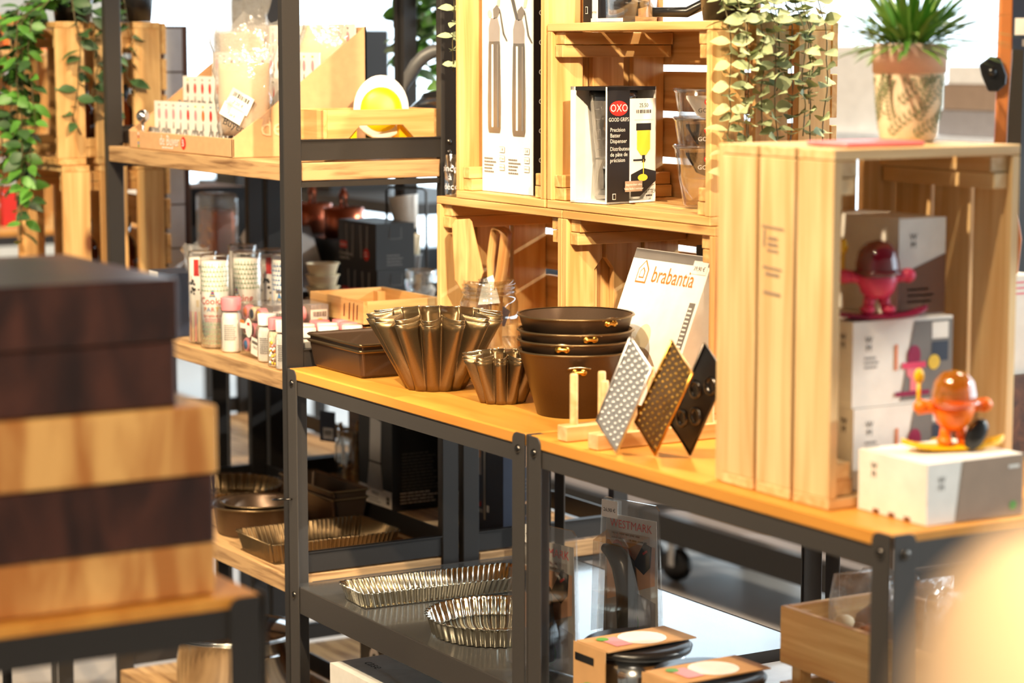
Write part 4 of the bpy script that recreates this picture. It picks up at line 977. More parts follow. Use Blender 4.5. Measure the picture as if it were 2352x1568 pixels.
carton('clear_lid_box', 'small clear and silver box standing at the back of the crate corner', (-3.245, 2.275, CZ0+.0152), (.05, .05, .07), 'smoke', .3)

# jar of brushes on the lower left crate
t = thing('glass_jar', 'slim glass jar with white handwriting holding brushes, left of the upright crate', 'jar', (-3.784, 2.126, CZ0+.3095))
MB().lathe([(.0001, .001), (.021, .001), (.0225, .004), (.0225, .077), (.0212, .077), (.021, .005)], 'clear', 32).build('jar_glass', t)
b = MB(); b.txt(FLAT, 'pinceau', -.008, .052, .017, 'tile_white'); b.txt(FLAT, 'à', -.012, .036, .017, 'tile_white'); b.txt(FLAT, 'décor', -.008, .018, .017, 'tile_white'); wrap(b, 0, .0230, CAM_A); b.build('white_lettering', t)
for q in range(3): tag(MB().tube([(-3.784-.008+.006*q, 2.122+.004*q, CZ0+.312), (-3.782+.003*q, 2.126+.004*q, CZ0+.372)], .0028, 'pine_pale').build('brush'), ('pale brush handle leaning left in the slim jar', 'pale brush handle in the middle of the slim jar', 'pale brush handle leaning right in the slim jar')[q], 'brush')

# on top of the high crate: clear coffee jug in carton
ZH = CZ0+.309+.3195
t = thing('coffee_press', 'clear coffee press with curved dark handle in an open carton atop the high crate', 'coffee press', (-3.285, 2.185, ZH))
MB().lathe([(.0001, .002), (.040, .002), (.044, .006), (.044, .14), (.042, .14), (.042, .008)], 'clear_plastic', 36).build('press_glass', t)
MB().lathe([(.0001, .010), (.012, .010), (.012, .022), (.03, .026), (.03, .034), (.010, .038), (.010, .12), (.0001, .12)], 'black_plastic', 28).build('plunger', t)
b = MB(); b.tube([(.038, .018, .016), (.075, .062, .016), (.095, .085, .030), (.102, .094, .060), (.098, .090, .12)], [.008, .009, .010, .010, .009], 'black_plastic', 12); b.build('handle', t)
b = MB(); b.bb((-.070, -.052, 0), (-.066, .052, .15), 'black_card'); b.bb((-.070, -.052, 0), (.05, -.050, .006), 'white_card'); b.bb((-.068, -.053, 0), (-.045, -.050, .15), 'black_card'); b.bb((-.040, -.053, 0), (-.025, -.051, .15), 'white_card')
F = FR((-.0565, -.053, .02), (1, 0, 0), (0, 0, 1)); b.rect(F, 0, 0, .008, .012, 'white_card'); b.rect(F, 0, 0, .006, .010, 'black_card', .001); F = FR((-.0325, -.053, .012), (1, 0, 0), (0, 0, 1)); b.txt(F, 'BETTER', 0, .004, .0045, 'ink'); b.build('carton', t)
# ------------------------------------------------------------------ egg cups and boxes in the right crate
def mark(b, F, u, v, s=.012, m='ink'):
    """small two letter maker's mark"""
    b.txt(F, 'W', u, v+s*.45, s, m); b.txt(F, 'M', u, v-s*.45, s, m)
GX = -2.38
def prA(b, f, pic=True):
    F = f('F'); mark(b, F, .045, .030); F = f('R'); mark(b, F, -.058, .026); b.lines(F, -.052, .008, .026, 3, .006, .0022, 'ink_grey')
    b.poly(F, [(.018, .052), (.084, .052), (.084, -.052), (-.004, -.052)], 'ink_grey', .0008)
    b.disc(F, .018, .006, .011, 'magenta_board', .0014, e=1.3); b.disc(F, .018, -.012, .013, 'pink_soft', .0012); b.rect(F, .018, -.006, .040, .008, 'pink_plastic', .0016); b.rect(F, .018, -.030, .012, .02, 'pink_soft', .0013); b.rect(F, .016, -.043, .058, .006, 'magenta_board', .0016); b.rect(F, -.012, .006, .004, .034, 'orange_ink', .0014)
    b.rect(F, .062, .038, .028, .022, 'white_card', .0012); b.rect(F, .062, .010, .028, .026, 'navy', .0012); b.disc(F, .052, -.004, .010, 'yellow_ink', .0016)
carton('egg_cup_box', 'white egg cup carton with pink picture, lower one in the right crate', (.128, .168, .107), 'white_card', (-2.372, 1.968, CZ0+.0148), 0, prA)
carton('egg_cup_box', 'white egg cup carton with pink picture, upper one under the pink egg cup', (.128, .168, .112), 'white_card', (-2.374, 1.966, CZ0+.0148+.1078), 0, prA)
def prC(b, f):
    F = f('F'); mark(b, F, -.055, .040); b.lines(F, -.05, .012, .04, 2, .008, .003, 'ink_grey'); b.lines(F, .05, .020, .05, 4, .008, .002, 'ink_grey')
    F = f('R'); mark(b, F, -.016, .034); b.poly(F, [(-.039, -.010), (.040, .016), (.040, -.063), (-.039, -.063)], 'dark_card' if 'dark_card' in MATS else 'brown_ink', .0008); b.lines(F, 0, -.03, .05, 3, .008, .003, 'ink_grey')
carton('egg_cup_box', 'wide white carton with dark lower side, topmost and rearmost in the right crate', (.166, .080, .128), 'white_card', (-2.413, 2.012, CZ0+.0148+.2206), 0, prC)
def prD(b, f):
    F = f('F'); mark(b, F, -.035, .016)
    for k in (-.03, .0, .03): b.rect(F, k, -.036, .012, .006, 'brown_ink')
    F = f('R'); mark(b, F, -.056, .012, .011); b.poly(F, [(-.022, .038), (.078, .038), (.078, -.038), (-.032, -.038)], 'taupe', .0008); b.rect(F, .062, .024, .018, .004, 'white_card', .0012); b.disc(F, .062, -.026, .006, 'green_ink', .0012)
carton('egg_cup_box', 'low white and beige carton lying in front of the right crate', (.132, .158, .077), 'white_card', (-2.208, 1.945, CZ0), 0, prD)
def egg_cup(label, loc, rz, m, bm, dm, spoon, foot=None):
    t = thing('egg_cup', label, 'egg cup', loc, rz)
    b = MB(); n = 9; rings = []
    for i in range(13):
        f = i/12*2-1; w_ = .021*(1-abs(f)**6)**.5+.0004; z = .004+.010*abs(f)**3
        rings.append([(f*.070, w_*cos(a)*1.0, z+.0035*sin(a)) for a in [2*pi*j/12 for j in range(12)]])
    b.loops(rings, bm, True, True, True); b.build('board', t)
    b = MB()
    b.lathe([(.0001, .026), (.012, .027), (.021, .034), (.0255, .046), (.0275, .058), (.0262, .059), (.020, .042), (.0001, .036)], m, 32, ell=.92); b.build('cup', t)
    for s in (-1, 1):
        b = MB(); b.tube([(s*.020, 0, .052), (s*.030, .002, .055), (s*.040, .004, .056)], [.007, .0075, .009], m, 10); b.blob((s*.043, .003, .056), (.0105, .010, .0095), m, 14, 8); b.build('arm', t)
        b = MB(); b.tube([(s*.008, 0, .032), (s*.011, 0, .020), (s*.012, -.002, .012)], [.009, .0075, .007], m, 10); b.blob((s*.014, -.005, .013), (.010, .012, .0065), m, 14, 8); b.build('foot', t)
    b = MB(); b.lathe([(.0265, .056), (.0282, .060), (.0285, .072), (.025, .088), (.016, .099), (.0001, .103)], dm, 30); b.lathe([(.0285, .0595), (.0325, .0600), (.0325, .0625), (.0285, .064)], dm, 30); b.build('egg_shaped_lid', t)
    b = MB(); b.tube([(-.043, .012, .045), (-.043, .012, .088)], .0026, spoon, 8); b.blob((-.043, .012, .094), (.007, .004, .010), spoon, 12, 8); b.build('spoon', t)
    if foot: b = MB(); b.blob((.010, -.018, .030), (.014, .008, .022), foot, 16, 10, X=Matrix.Rotation(.5, 4, 'Y')); b.build('dark_paddle', t)
    return t
egg_cup('pink egg cup figure with dark red lid, standing on a purple board in the crate', (-2.322, 1.930, CZ0+.0148+.2205), radians(70), 'pink_plastic', 'magenta_board', 'ruby', 'yellow_plastic')
egg_cup('orange egg cup figure with amber lid, standing on a yellow board', (-2.205, 1.962, CZ0+.0778), radians(72), 'orange_plastic', 'yellow_plastic', 'amber_clear', 'yellow_plastic', 'black_plastic')
ZC = CZ0+.4598
tag(MB().box((0, 0, .003), (.085, .13, .006), 'pink_soft').build('pink_board', None, (-2.345, 1.925, ZC), bevel=.003, seg=2), 'flat pink board lying at the near edge on top of the right crate', 'board')

# ------------------------------------------------------------------ plants
def leaf(b, p, d, up, L, w_, m, fold=.25, n=3):
    p = Vector(p); d = Vector(d).normalized(); s = d.cross(Vector(up))
    if s.length < .01: s = d.cross(Vector((1, 0, 0)))
    s.normalize(); u = s.cross(d); vs = [p]; prof = ((.25, .8), (.5, 1), (.78, .62))
    for f, k in prof: c = p+d*L*f-u*(L*.18*f*f); vs += [c+s*(w_/2*k)+u*(w_*fold*.5*k), c, c-s*(w_/2*k)+u*(w_*fold*.5*k)]
    vs.append(p+d*L-u*(L*.20))
    fs = [(0, 1, 2), (0, 2, 3)]
    for i in range(2): a = 1+3*i; fs += [(a, a+3, a+4, a+1), (a+1, a+4, a+5, a+2)]
    fs += [(7, 10, 8), (8, 10, 9)]
    b.add(vs, fs, m, True)
def vine(stems, leaves, pts, r, m, L, w_, step, rnd, pairs=False, round_=False):
    pts = [Vector(p) for p in pts]; stems.tube(pts, r, 'stem', 5); acc = 0; side = 1
    for i in range(len(pts)-1):
        a, c = pts[i], pts[i+1]; seg = (c-a).length; k = max(1, int(seg/step))
        for j in range(k):
            p = a+(c-a)*((j+.5)/k); q = rnd.uniform(0, 2*pi) if not pairs else rnd.uniform(-.5, .5)+(pi/2)*(j % 2)-TH
            for s in ((0, pi) if pairs else (0,)):
                d = Vector((cos(q+s), sin(q+s), rnd.uniform(-.7, .2) if not pairs else rnd.uniform(-.15, .4)))
                leaf(leaves, p, d, (rnd.uniform(0, 1.2), rnd.uniform(-1.0, .2), rnd.uniform(.4, 1)), L*rnd.uniform(.75, 1.15), w_*rnd.uniform(.8, 1.15), m if isinstance(m, str) else rnd.choice(m), .2)
def hang(p, dirv, drop, n, rnd, out=.03, wob=.012):
    """a trailing stem: out over an edge, then down"""
    p = Vector(p); d = Vector(dirv).normalized(); pts = [p]
    pts.append(p+d*out*.6+Vector((0, 0, .018))); pts.append(p+d*out+Vector((0, 0, -.01)))
    for i in range(1, n+1): pts.append(p+d*(out+.006*rnd.uniform(-1, 1))+Vector((rnd.uniform(-wob, wob), rnd.uniform(-wob, wob), -.01-drop*i/n)))
    return pts
def plant_pot(t, r0, r1, h, m):
    MB().lathe([(.0001, 0), (r0, 0), (r1, h), (r1-.004, h), (r1-.006, h-.012), (.0001, h-.012)], m, 32).build('pot', t)
# eucalyptus over the high crate's end
r = random.Random(11)
t = thing('eucalyptus_plant', 'grey green eucalyptus trailing from a dark pot down the end of the high crate', 'plant', (-3.02, 2.20, ZH))
plant_pot(t, .045, .058, .10, 'black_plastic')
st, lv = MB(), MB()
for (y, drop, dx) in ((2.105, .235, .02), (2.125, .19, .035), (2.165, .16, .02), (2.185, .235, .03), (2.225, .215, .02), (2.25, .12, .03), (2.29, .18, .02), (2.145, .22, .012), (2.205, .10, .012), (2.235, .17, .035), (2.265, .21, .015)):
    p0 = Vector((r.uniform(-.01, .01), y-2.20+r.uniform(-.006, .006), .10)); o = Vector((.095+dx, y-2.20, .06))
    pts = [Vector((0, (y-2.20)*.4, .098)), Vector((.05, (y-2.20)*.8, .115)), Vector((.088+dx*.4, y-2.20, .055)), o+Vector((.012, 0, -.07))]
    n = 7
    for i in range(1, n+1): pts.append(o+Vector((.014+r.uniform(-.003, .004), r.uniform(-.004, .004), -.07-drop*i/n)))
    vine(st, lv, pts, .0010, 'leaf_euca', .033, .023, .0165, r, True)
for k in range(14):
    a = r.uniform(0, 2*pi); pts = [Vector((0, 0, .098)), Vector((.03*cos(a), .03*sin(a), .13)), Vector((.065*cos(a), .065*sin(a), .125+r.uniform(-.02, .03)))]; vine(st, lv, pts, .0013, 'leaf_euca', .028, .020, .016, r, True)
st.build('stems', t); lv.build('foliage', t)
# small sprig left of the upright crate
t = thing('eucalyptus_plant', 'small eucalyptus sprig hanging at the left side of the upright crate', 'plant', (-3.70, 2.20, CZ0+.309+.4598)); plant_pot(t, .03, .036, .06, 'black_plastic')
st, lv = MB(), MB()
for k in range(3):
    pts = [Vector((0, -.01, .055)), Vector((-.04, -.03-.008*k, .075)), Vector((-.062-.004*k, -.055-.012*k, .02))]+[Vector((-.064-.004*k+r.uniform(-.004, .004), -.062-.012*k+r.uniform(-.005, .005), -.02-.052*i)) for i in range(1, 5)]
    vine(st, lv, pts, .0012, 'leaf_euca', .027, .015, .020, r, True)
st.build('stems', t); lv.build('foliage', t)
# potted spiky plant on the right crate
t = thing('potted_plant', 'spiky green plant in a cream canvas pot printed with green fronds', 'plant', (-2.42, 2.060, ZC))
b = MB(); b.lathe([(.0001, 0), (.034, 0), (.0385, .006), (.044, .05), (.0475, .095), (.0475, .10), (.0001, .10)], 'canvas', 48)
PR = lambda z: (.0385+(z-.006)*.0101/.089+.0002*0 if z < .05 else .0435+(z-.05)*.004/.045)+.0008
PR = lambda z: (.0385+(z-.006)/.044*.0055 if z < .05 else .044+(z-.05)/.045*.0035)+.0006
rr_ = random.Random(8); i0 = len(b.v)
for k in range(34):
    u0 = -.135+.0082*k; z0 = .006+.024*(k % 4); ang = rr_.uniform(.6, 2.3)
    for s in range(9):
        c = (u0+.006*s*cos(ang)+.0009*s*s*.3, z0+.0062*s*abs(sin(ang)))
        if c[1] > .088 or c[1] < .008: continue
        for sd in (-1, 1):
            a = ang+sd*.9; q = (c[0]+.0105*cos(a), c[1]+.0105*sin(a)); nx, ny = -sin(a)*.0015, cos(a)*.0015
            mid = ((c[0]+q[0])/2, (c[1]+q[1])/2)
            if .006 < q[1] < .093: b.poly(FLAT, [c, (mid[0]+nx, mid[1]+ny), q, (mid[0]-nx, mid[1]-ny)], 'leaf_print', .0004)
wrap(b, i0, lambda z: PR(z)+.0006, CAM_A); b.build('canvas_pot', t)
MB().lathe([(.0478, .094), (.0492, .092), (.0502, .128), (.0495, .131), (.047, .131), (.0465, .10)], 'canvas_cuff', 48).build('folded_cuff', t)
b = MB(); r = random.Random(3)
for k in range(190):
    a = r.uniform(0, 2*pi); e = r.uniform(-.05, 1.3); d = Vector((cos(a)*cos(e), sin(a)*cos(e), sin(e))); p = Vector((.018*cos(a), .018*sin(a), .118+r.uniform(0, .02)))
    leaf(b, p, d, (0, 0, 1) if e < 1.3 else (cos(a), sin(a), 0), r.uniform(.09, .135), r.uniform(.006, .010), r.choice(('leaf_blade', 'leaf_blade', 'leaf_green')), .3)
MB().lathe([(.0001, .117), (.046, .116)], 'dark_wood', 24).build('soil', t)
b.build('foliage', t)
# vine on the far crates
t = thing('trailing_vine', 'leafy green vine trailing down over the far pine crates', 'plant', (-5.05, 1.84, 1.5485)); plant_pot(t, .04, .048, .07, 'black_plastic'); st, lv = MB(), MB(); r = random.Random(21)
for k in range(15):
    x = -.13+.019*k+r.uniform(-.006, .006) if k < 11 else .0; drop = r.uniform(.26, .46) if k < 11 else r.uniform(.16, .27)
    if k < 11: e0 = Vector((x*.8+.06, -.098, .02)); dn = Vector((x*.9+.065, -.118-r.uniform(0, .05), .0))
    else: yy = -.05+.045*(k-11)*.9; e0 = Vector((.135, yy, .03)); dn = Vector((.153, yy, .0))
    if k == 9: drop = .49
    pts = [Vector((0, 0, .065)), e0*.5+Vector((0, 0, .06)), e0+Vector((0, 0, .02)), dn]+[dn+Vector((r.uniform(-.012, .012) if k < 11 else r.uniform(0, .006), r.uniform(-.012, .004) if k < 11 else r.uniform(-.012, .012), -drop*i/7)) for i in range(1, 8)]
    vine(st, lv, pts, .0014, ('leaf_green', 'leaf_green', 'leaf_dark') if k < 11 else 'leaf_dark', .046, .025, .017, r)
for k in range(46):
    a = r.uniform(0, 2*pi); q = r.uniform(.05, .14); vine(st, lv, [Vector((0, 0, .065)), Vector((q*.5*cos(a), q*.5*sin(a)*.6, .10)), Vector((q*cos(a), q*sin(a)*.6, .06+r.uniform(0, .04)))], .0012, ('leaf_green', 'leaf_dark', 'leaf_euca'), .042, .024, .02, r)
st.build('stems', t); lv.build('foliage', t)
t = thing('potted_plant', 'dark pot with trailing leaves on the far crates behind the rack post', 'plant', (-4.965, 1.958, 1.5485)); plant_pot(t, .035, .046, .10, 'black_plastic'); st, lv = MB(), MB()
for k in range(16):
    a = r.uniform(0, 2*pi); vine(st, lv, [Vector((0, 0, .09)), Vector((.04*cos(a), .03*sin(a), .14)), Vector((.07*cos(a), .05*sin(a), .11+r.uniform(0, .04)))], .0012, ('leaf_green', 'leaf_dark'), .04, .022, .02, r)
st.build('stems', t); lv.build('foliage', t)
# ivy hanging behind the kettle, from the high shelf of the back rack
t = thing('hanging_ivy', 'bright green ivy hanging against the window behind the kettle', 'plant', (-4.675, 2.49, 1.861)); plant_pot(t, .05, .06, .09, 'black_plastic'); st, lv = MB(), MB(); r = random.Random(31)
for k in range(11):
    x = -.27+.026*k; drop = r.uniform(.32, .56)
    pts = [Vector((0, 0, .085)), Vector((x*.6, .07, .11)), Vector((x, .10, .03))]+[Vector((x+r.uniform(-.015, .015), .115+r.uniform(-.012, .02), -drop*i/8)) for i in range(1, 9)]
    vine(st, lv, pts, .0014, ('leaf_green', 'leaf_green', 'leaf_dark'), .055, .032, .017, r)
st.build('stems', t); lv.build('foliage', t)

# ------------------------------------------------------------------ far bench: bottles and tiled column
def bottle(label, loc, m='amber', h=.15, r0=.030, cap='steel'):
    t = thing('glass_bottle', label, 'bottle', loc)
    MB().lathe([(.0001, 0), (r0-.003, 0), (r0, .004), (r0, h*.58), (r0*.85, h*.68), (r0*.45, h*.76), (r0*.45, h*.82)], m, 24).build('bottle_body', t)
    MB().lathe([(r0*.6, h*.80), (r0*.6, h*.97), (r0*.55, h), (.0001, h)], cap, 20).build('cap', t)
bottle('amber bottle with silver cap seen through the slats of the lower far crate', (-4.984, 1.832, .938), h=.17)
bottle('dark amber bottle at the back of the lower far crate', (-4.984, 1.925, .938), 'amber', .17)
bottle('dark amber bottle in the upper far crate behind the vine', (-4.984, 1.83, 1.2485), 'amber', .16)
bottle('dark bottle at the back of the upper far crate', (-4.984, 1.925, 1.2485), 'amber', .16, cap='black_plastic')
t = thing('tiled_column', 'narrow wooden column faced with white tiles behind the far crates', 'column stand', (-5.07, 2.072, .9205))
b = MB(); b.bb((-.05, -.034, 0), (.05, .034, .62), 'dark_wood', axis=2); b.build('wooden_core', t)
b = MB()
for k in range(6): b.bb((.051, -.026, .006+.102*k), (.056, .018, .104+.102*k), 'tile_white')
b.build('white_tiles', t)

# ------------------------------------------------------------------ back rack: kettle and friends
t = thing('kettle', 'polished kettle with thick black arched handle behind the rack post', 'kettle', (-4.215, 2.335, Z1))
MB().lathe([(.0001, 0), (.082, 0), (.090, .008), (.088, .04), (.070, .085), (.045, .108), (.0001, .112)], 'steel', 48).build('kettle_body', t)
MB().lathe([(.046, .106), (.04, .116), (.012, .122), (.014, .138), (.0001, .142)], 'black_plastic', 28).build('lid', t)
b = MB(); b.tube([(-.078*cos(a)*.51*1.0, -.078*cos(a)*.86, .10+.105*sin(a)) for a in [pi*i/12 for i in range(-1, 14)]], [.006]*3+[.014]*9+[.006]*3, 'grey_plastic', 12); b.build('handle', t)
b = MB(); b.tube([(.045, .05, .05), (.075, .085, .09), (.082, .094, .105)], [.016, .011, .010], 'steel', 12); b.build('spout', t)
def prB(b, f):
    F = f('F'); W, H = .183, .104
    for u in (-.035, .035): b.poly(F, [(u-.020, .045), (u-.014, .045), (u-.010, -.03), (u-.016, -.03)], 'grey_card'); b.poly(F, [(u+.014, .045), (u+.020, .045), (u+.016, -.03), (u+.010, -.03)], 'grey_card')
    b.rect(F, -.066, -.004, .036, .016, 'red_ink', .001); b.txt(F, 'bodum', -.066, -.004, .011, 'white_card', .0014); b.disc(F, .048, -.020, .014, 'red_ink', .001); b.lines(F, .048, -.016, .018, 2, .007, .002, 'white_card', .0014)
    b.txt(F, '2 Thermo Tasses', -.056, -.024, .009, 'white_card'); b.txt(F, 'Double Paroi', -.060, -.034, .009, 'white_card')
    F = f('R'); b.lines(F, 0, -.020, .045, 4, .007, .0018, 'ink_grey'); b.rect(F, 0, .03, .030, .026, 'ink_grey'); b.rect(F, 0, .031, .028, .026, 'black_card', .001)
carton('glass_box', 'black glassware carton with red label, lower of two behind the raised pine tray', (.183, .095, .104), 'black_card', (-4.650, 2.405, Z2), 0, prB)
carton('glass_box', 'black glassware carton with red label, upper of two behind the raised pine tray', (.188, .097, .104), 'black_card', (-4.654, 2.404, Z2+.1045), 0, prB)
t = thing('glass_tumbler', 'clear double walled tumbler beside the black glassware cartons', 'glass', (-4.405, 2.385, Z2+.0505))
MB().lathe([(.0001, .004), (.018, .001), (.028, .010), (.036, .035), (.035, .066), (.033, .068), (.030, .06), (.026, .028), (.012, .016), (.0001, .014)], 'clear', 32).build('tumbler_wall', t)
carton('white_box', 'flat white box under the clear tumbler on the back rack', (.20, .16, .05), 'white_card', (-4.36, 2.42, Z2))
t = thing('cup_stand', 'black wire stand around a stack of paper cups on the back rack', 'stand', (-4.695, 2.505, Z2))
b = MB(); b.tube([(-.034, -.034, 0), (-.034, -.034, .27), (-.026, -.029, .278), (.034, .024, .278), (.040, .030, .27), (.040, .030, 0)], .0035, 'black_steel'); b.build('wire_hoop', t)
for k, (c, m) in enumerate((('lowest brown cup', 'kraft'), ('dark grey cup second from the bottom', 'grey_plastic'), ('pale cup third from the bottom', 'cream'), ('tilted white cup on top', 'white_card'))):
    o = MB().lathe([(.0001, .001), (.026, .001), (.034, .075), (.036, .078), (.033, .078), (.0255, .004)], m, 28).build('paper_cup', None, (-4.692, 2.503, Z2+.0008+.046*k)); o.rotation_euler = (0, 0, 0)
    if k == 3: o.location = (-4.692, 2.503, Z2+.182); o.rotation_euler = (.05, -.12, 0)
    tag(o, c+' in the black wire stand', 'cup')
for k in range(4): tag(MB().lathe([(.0001, .001), (.022, .001), (.036, .045), (.039, .047), (.034, .046), (.02, .004)], 'cream', 28).build('ceramic_bowl', None, (-4.585, 2.235, Z2+.0005+.026*k)), '%s cream bowl in the stack behind the paper cups' % ('lowest', 'second', 'third', 'topmost')[k], 'bowl')
t = thing('enamel_mug', 'small dark red mug beside the stack of cream bowls', 'mug', (-4.50, 2.275, Z2))
MB().lathe([(.0001, .001), (.026, .001), (.031, .07), (.033, .072), (.029, .071), (.024, .004)], 'red_plastic', 28).build('mug_body', t); MB().tube([(.03*.51, .03*.86, .055), (.05*.51, .05*.86, .05), (.048*.51, .048*.86, .025), (.027*.51, .027*.86, .018)], .004, 'red_plastic').build('handle', t)
tag(MB().lathe([(.0001, .001), (.03, .001), (.038, .05), (.036, .05), (.028, .004)], 'black_plastic', 28).build('bowl', None, (-4.41, 2.245, Z2)), 'small black bowl below the glassware cartons', 'bowl')
# glass press beside the crate, on the back rack's end
t = thing('french_press', 'dark framed coffee press half hidden by the crate side', 'coffee press', (-4.185, 2.42, Z2)); MB().lathe([(.0001, 0), (.03, 0), (.03, .11), (.028, .11)], 'black_plastic', 24).build('frame', t); MB().lathe([(.032, .11), (.026, .125), (.006, .13), (.008, .145), (.0001, .148)], 'steel', 24).build('lid', t)
# lower shelf: moka box, jar, press box
def prM(b, f):
    F = f('F'); b.txt(F, 'BIALETTI', 0, .085, .034, 'white_card', sx=.75); b.poly(F, [(-.038, -.105), (.038, -.105), (.026, -.045), (.030, .045), (-.020, .055), (-.026, -.045)], 'brushed', .001); b.rect(F, 0, -.046, .056, .004, 'black_card', .0014); b.rect(F, 0, -.122, .154, .042, 'white_card', .0008); b.txt(F, 'VENUS', 0, -.114, .010, 'ink', .0012); b.lines(F, 0, -.125, .06, 2, .006, .002, 'ink_grey', .0012); b.rect(F, .06, -.122, .014, .016, 'ink', .0012); b.txt(F, '4', .06, -.122, .012, 'white_card', .0016); b.rect(F, .066, .09, .006, .05, 'white_card', .001)
    F = f('R'); b.txt(F, 'BIALETTI', 0, .085, .034, 'ink_grey', sx=.75); b.lines(F, 0, .05, .07, 3, .008, .002, 'ink_grey'); b.lines(F, 0, -.02, .09, 12, .007, .0016, 'ink_grey'); b.lines(F, 0, -.105, .10, 4, .007, .0024, 'white_card')
carton('moka_box', 'black coffee pot carton with silver pot picture on the back rack lower shelf', (.156, .135, .285), 'black_card', (-4.368, 2.318, Z3), 0, prM)
carton('moka_box', 'second black coffee pot carton, behind the one facing the aisle', (.156, .13, .285), 'black_card', (-4.20, 2.450, Z3), 0, prM)
def prF(b, f):
    F = f('F'); b.lathe if 0 else None
    b.poly(F, [(-.055, .135), (-.02, .135), (-.01, .12), (-.01, .10), (-.055, .10)], 'brushed'); b.rect(F, -.033, .03, .05, .10, 'grey_card'); b.rect(F, -.033, .03, .046, .03, 'skin_ink', .001); b.rect(F, .006, .01, .008, .24, 'brushed', .0012); b.txt(F, 'original', -.035, -.08, .018, 'red_ink'); b.txt(F, 'FRENCH PRESS', -.035, -.094, .010, 'white_card'); b.rect(F, .018, -.086, .010, .014, 'white_card')
    F = f('R'); b.lines(F, .0, .11, .05, 3, .012, .004, 'ink_grey'); b.rect(F, -.005, .03, .022, .05, 'skin_ink'); b.rect(F, -.005, .028, .016, .044, 'black_card', .001); b.lines(F, 0, -.02, .04, 4, .008, .002, 'ink_grey'); b.rect(F, 0, -.08, .018, .03, 'skin_ink'); b.rect(F, 0, -.082, .013, .024, 'black_card', .001)
carton('press_box', 'dark coffee press carton with red lettering under the stacked crates', (.158, .10, .285), 'navy', (-3.99, 2.352, Z3), 0, prF)
t = thing('honey_jar', 'clear glass jar of wooden honey dippers with a dark hang tag', 'jar', (-4.575, 2.30, Z3))
MB().lathe([(.0001, .002), (.038, .002), (.040, .008), (.040, .10), (.032, .115), (.033, .135), (.031, .135), (.030, .116), (.038, .10)], 'clear', 32).build('jar_glass', t)
b = MB(); F = FR((-.03, -.047, .14), (.9, .43, 0), (.1, -.05, 1)); b.prism([(-.022, -.035), (.022, -.035), (.022, .035), (-.022, .035)], .001, 'navy', F); b.rect(F, .002, -.016, .028, .026, 'white_card'); b.barcode(F, .002, -.014, .02, .012, 'ink_grey'); b.build('hang_tag', t)
for k in range(3):
    a = 2.1*k; b = MB(); b.tube([(.018*cos(a), .018*sin(a), .05), (.026*cos(a), .026*sin(a), .15)], .004, 'olive_wood')
    b.lathe([(.006+.006*(i % 2), .006+.006*i) for i in range(8)], 'olive_wood', 14, c=(.014*cos(a), .014*sin(a), .004))
    tag(b.build('honey_dipper', None, (-4.575, 2.30, Z3)), ('honey dipper leaning right in the clear jar', 'honey dipper leaning back in the clear jar', 'honey dipper leaning left in the clear jar')[k], 'honey dipper')
t = small_tray('brown wooden crate behind the honey dipper jar', (-4.60, 2.44, Z3), .25, .15, .24, .0, None, 'dark_wood', 'crate')
# rear row beyond: cartons, copper, leaning boxes
carton('carton', 'black carton with pale top standing behind the first cup tubes', (.20, .15, .255), 'black_card', (-5.36, 2.285, Z2), 0, lambda b, f: (b.rect(f('T'), 0, 0, .198, .148, 'white_card', .001), b.rect(f('F'), -.03, 0, .004, .25, 'ink_grey')))
t = thing('kraft_pouch', 'reddish brown pouch in a clear bag behind the rear post', 'pouch', (-5.175, 2.24, Z2)); MB().box((0, 0, .105), (.10, .055, .21), 'copper').build('pouch_body', t, bevel=.01, seg=2); b = MB(); b.box((0, 0, .125), (.115, .07, .25), 'bag_plastic'); b.build('clear_bag', t, bevel=.012, seg=2)
F = None
for k, (x, y) in enumerate(((-5.10, 2.46), (-4.93, 2.46))):
    t = thing('copper_mug', ('copper mug with arched handle left of the rear post', 'copper mug with arched handle right of the rear post')[k], 'mug', (x, y, Z2+.15)); MB().lathe([(.0001, .001), (.045, .001), (.048, .07), (.046, .07), (.043, .004)], 'copper', 28).build('mug_body', t)
    MB().tube([(-.012, 0, .07), (-.014, 0, .10), (0, 0, .112), (.014, 0, .10), (.012, 0, .07)], .006, 'copper').build('handle', t)
carton('carton', 'low dark carton under the copper mugs on the back row', (.36, .14, .149), 'black_card', (-5.02, 2.47, Z2))
for k, (x, y, lb) in enumerate(((-4.985, 2.315, 'grey carton leaning, left of the three by the rear post'), (-4.895, 2.315, 'grey carton leaning, middle of the three by the rear post'))):
    b = MB(); b.box((0, 0, .09), (.055, .12, .18), 'grey_card'); F = face('R', .055, .12, .18); b.rect(F, -.04, .07, .012, .016, 'ink')
    o = b.build('grey_carton', None, (x+.04, y, Z2+.0178), 0); o.rotation_euler = (0, radians(-36), 0); tag(o, lb, 'carton')
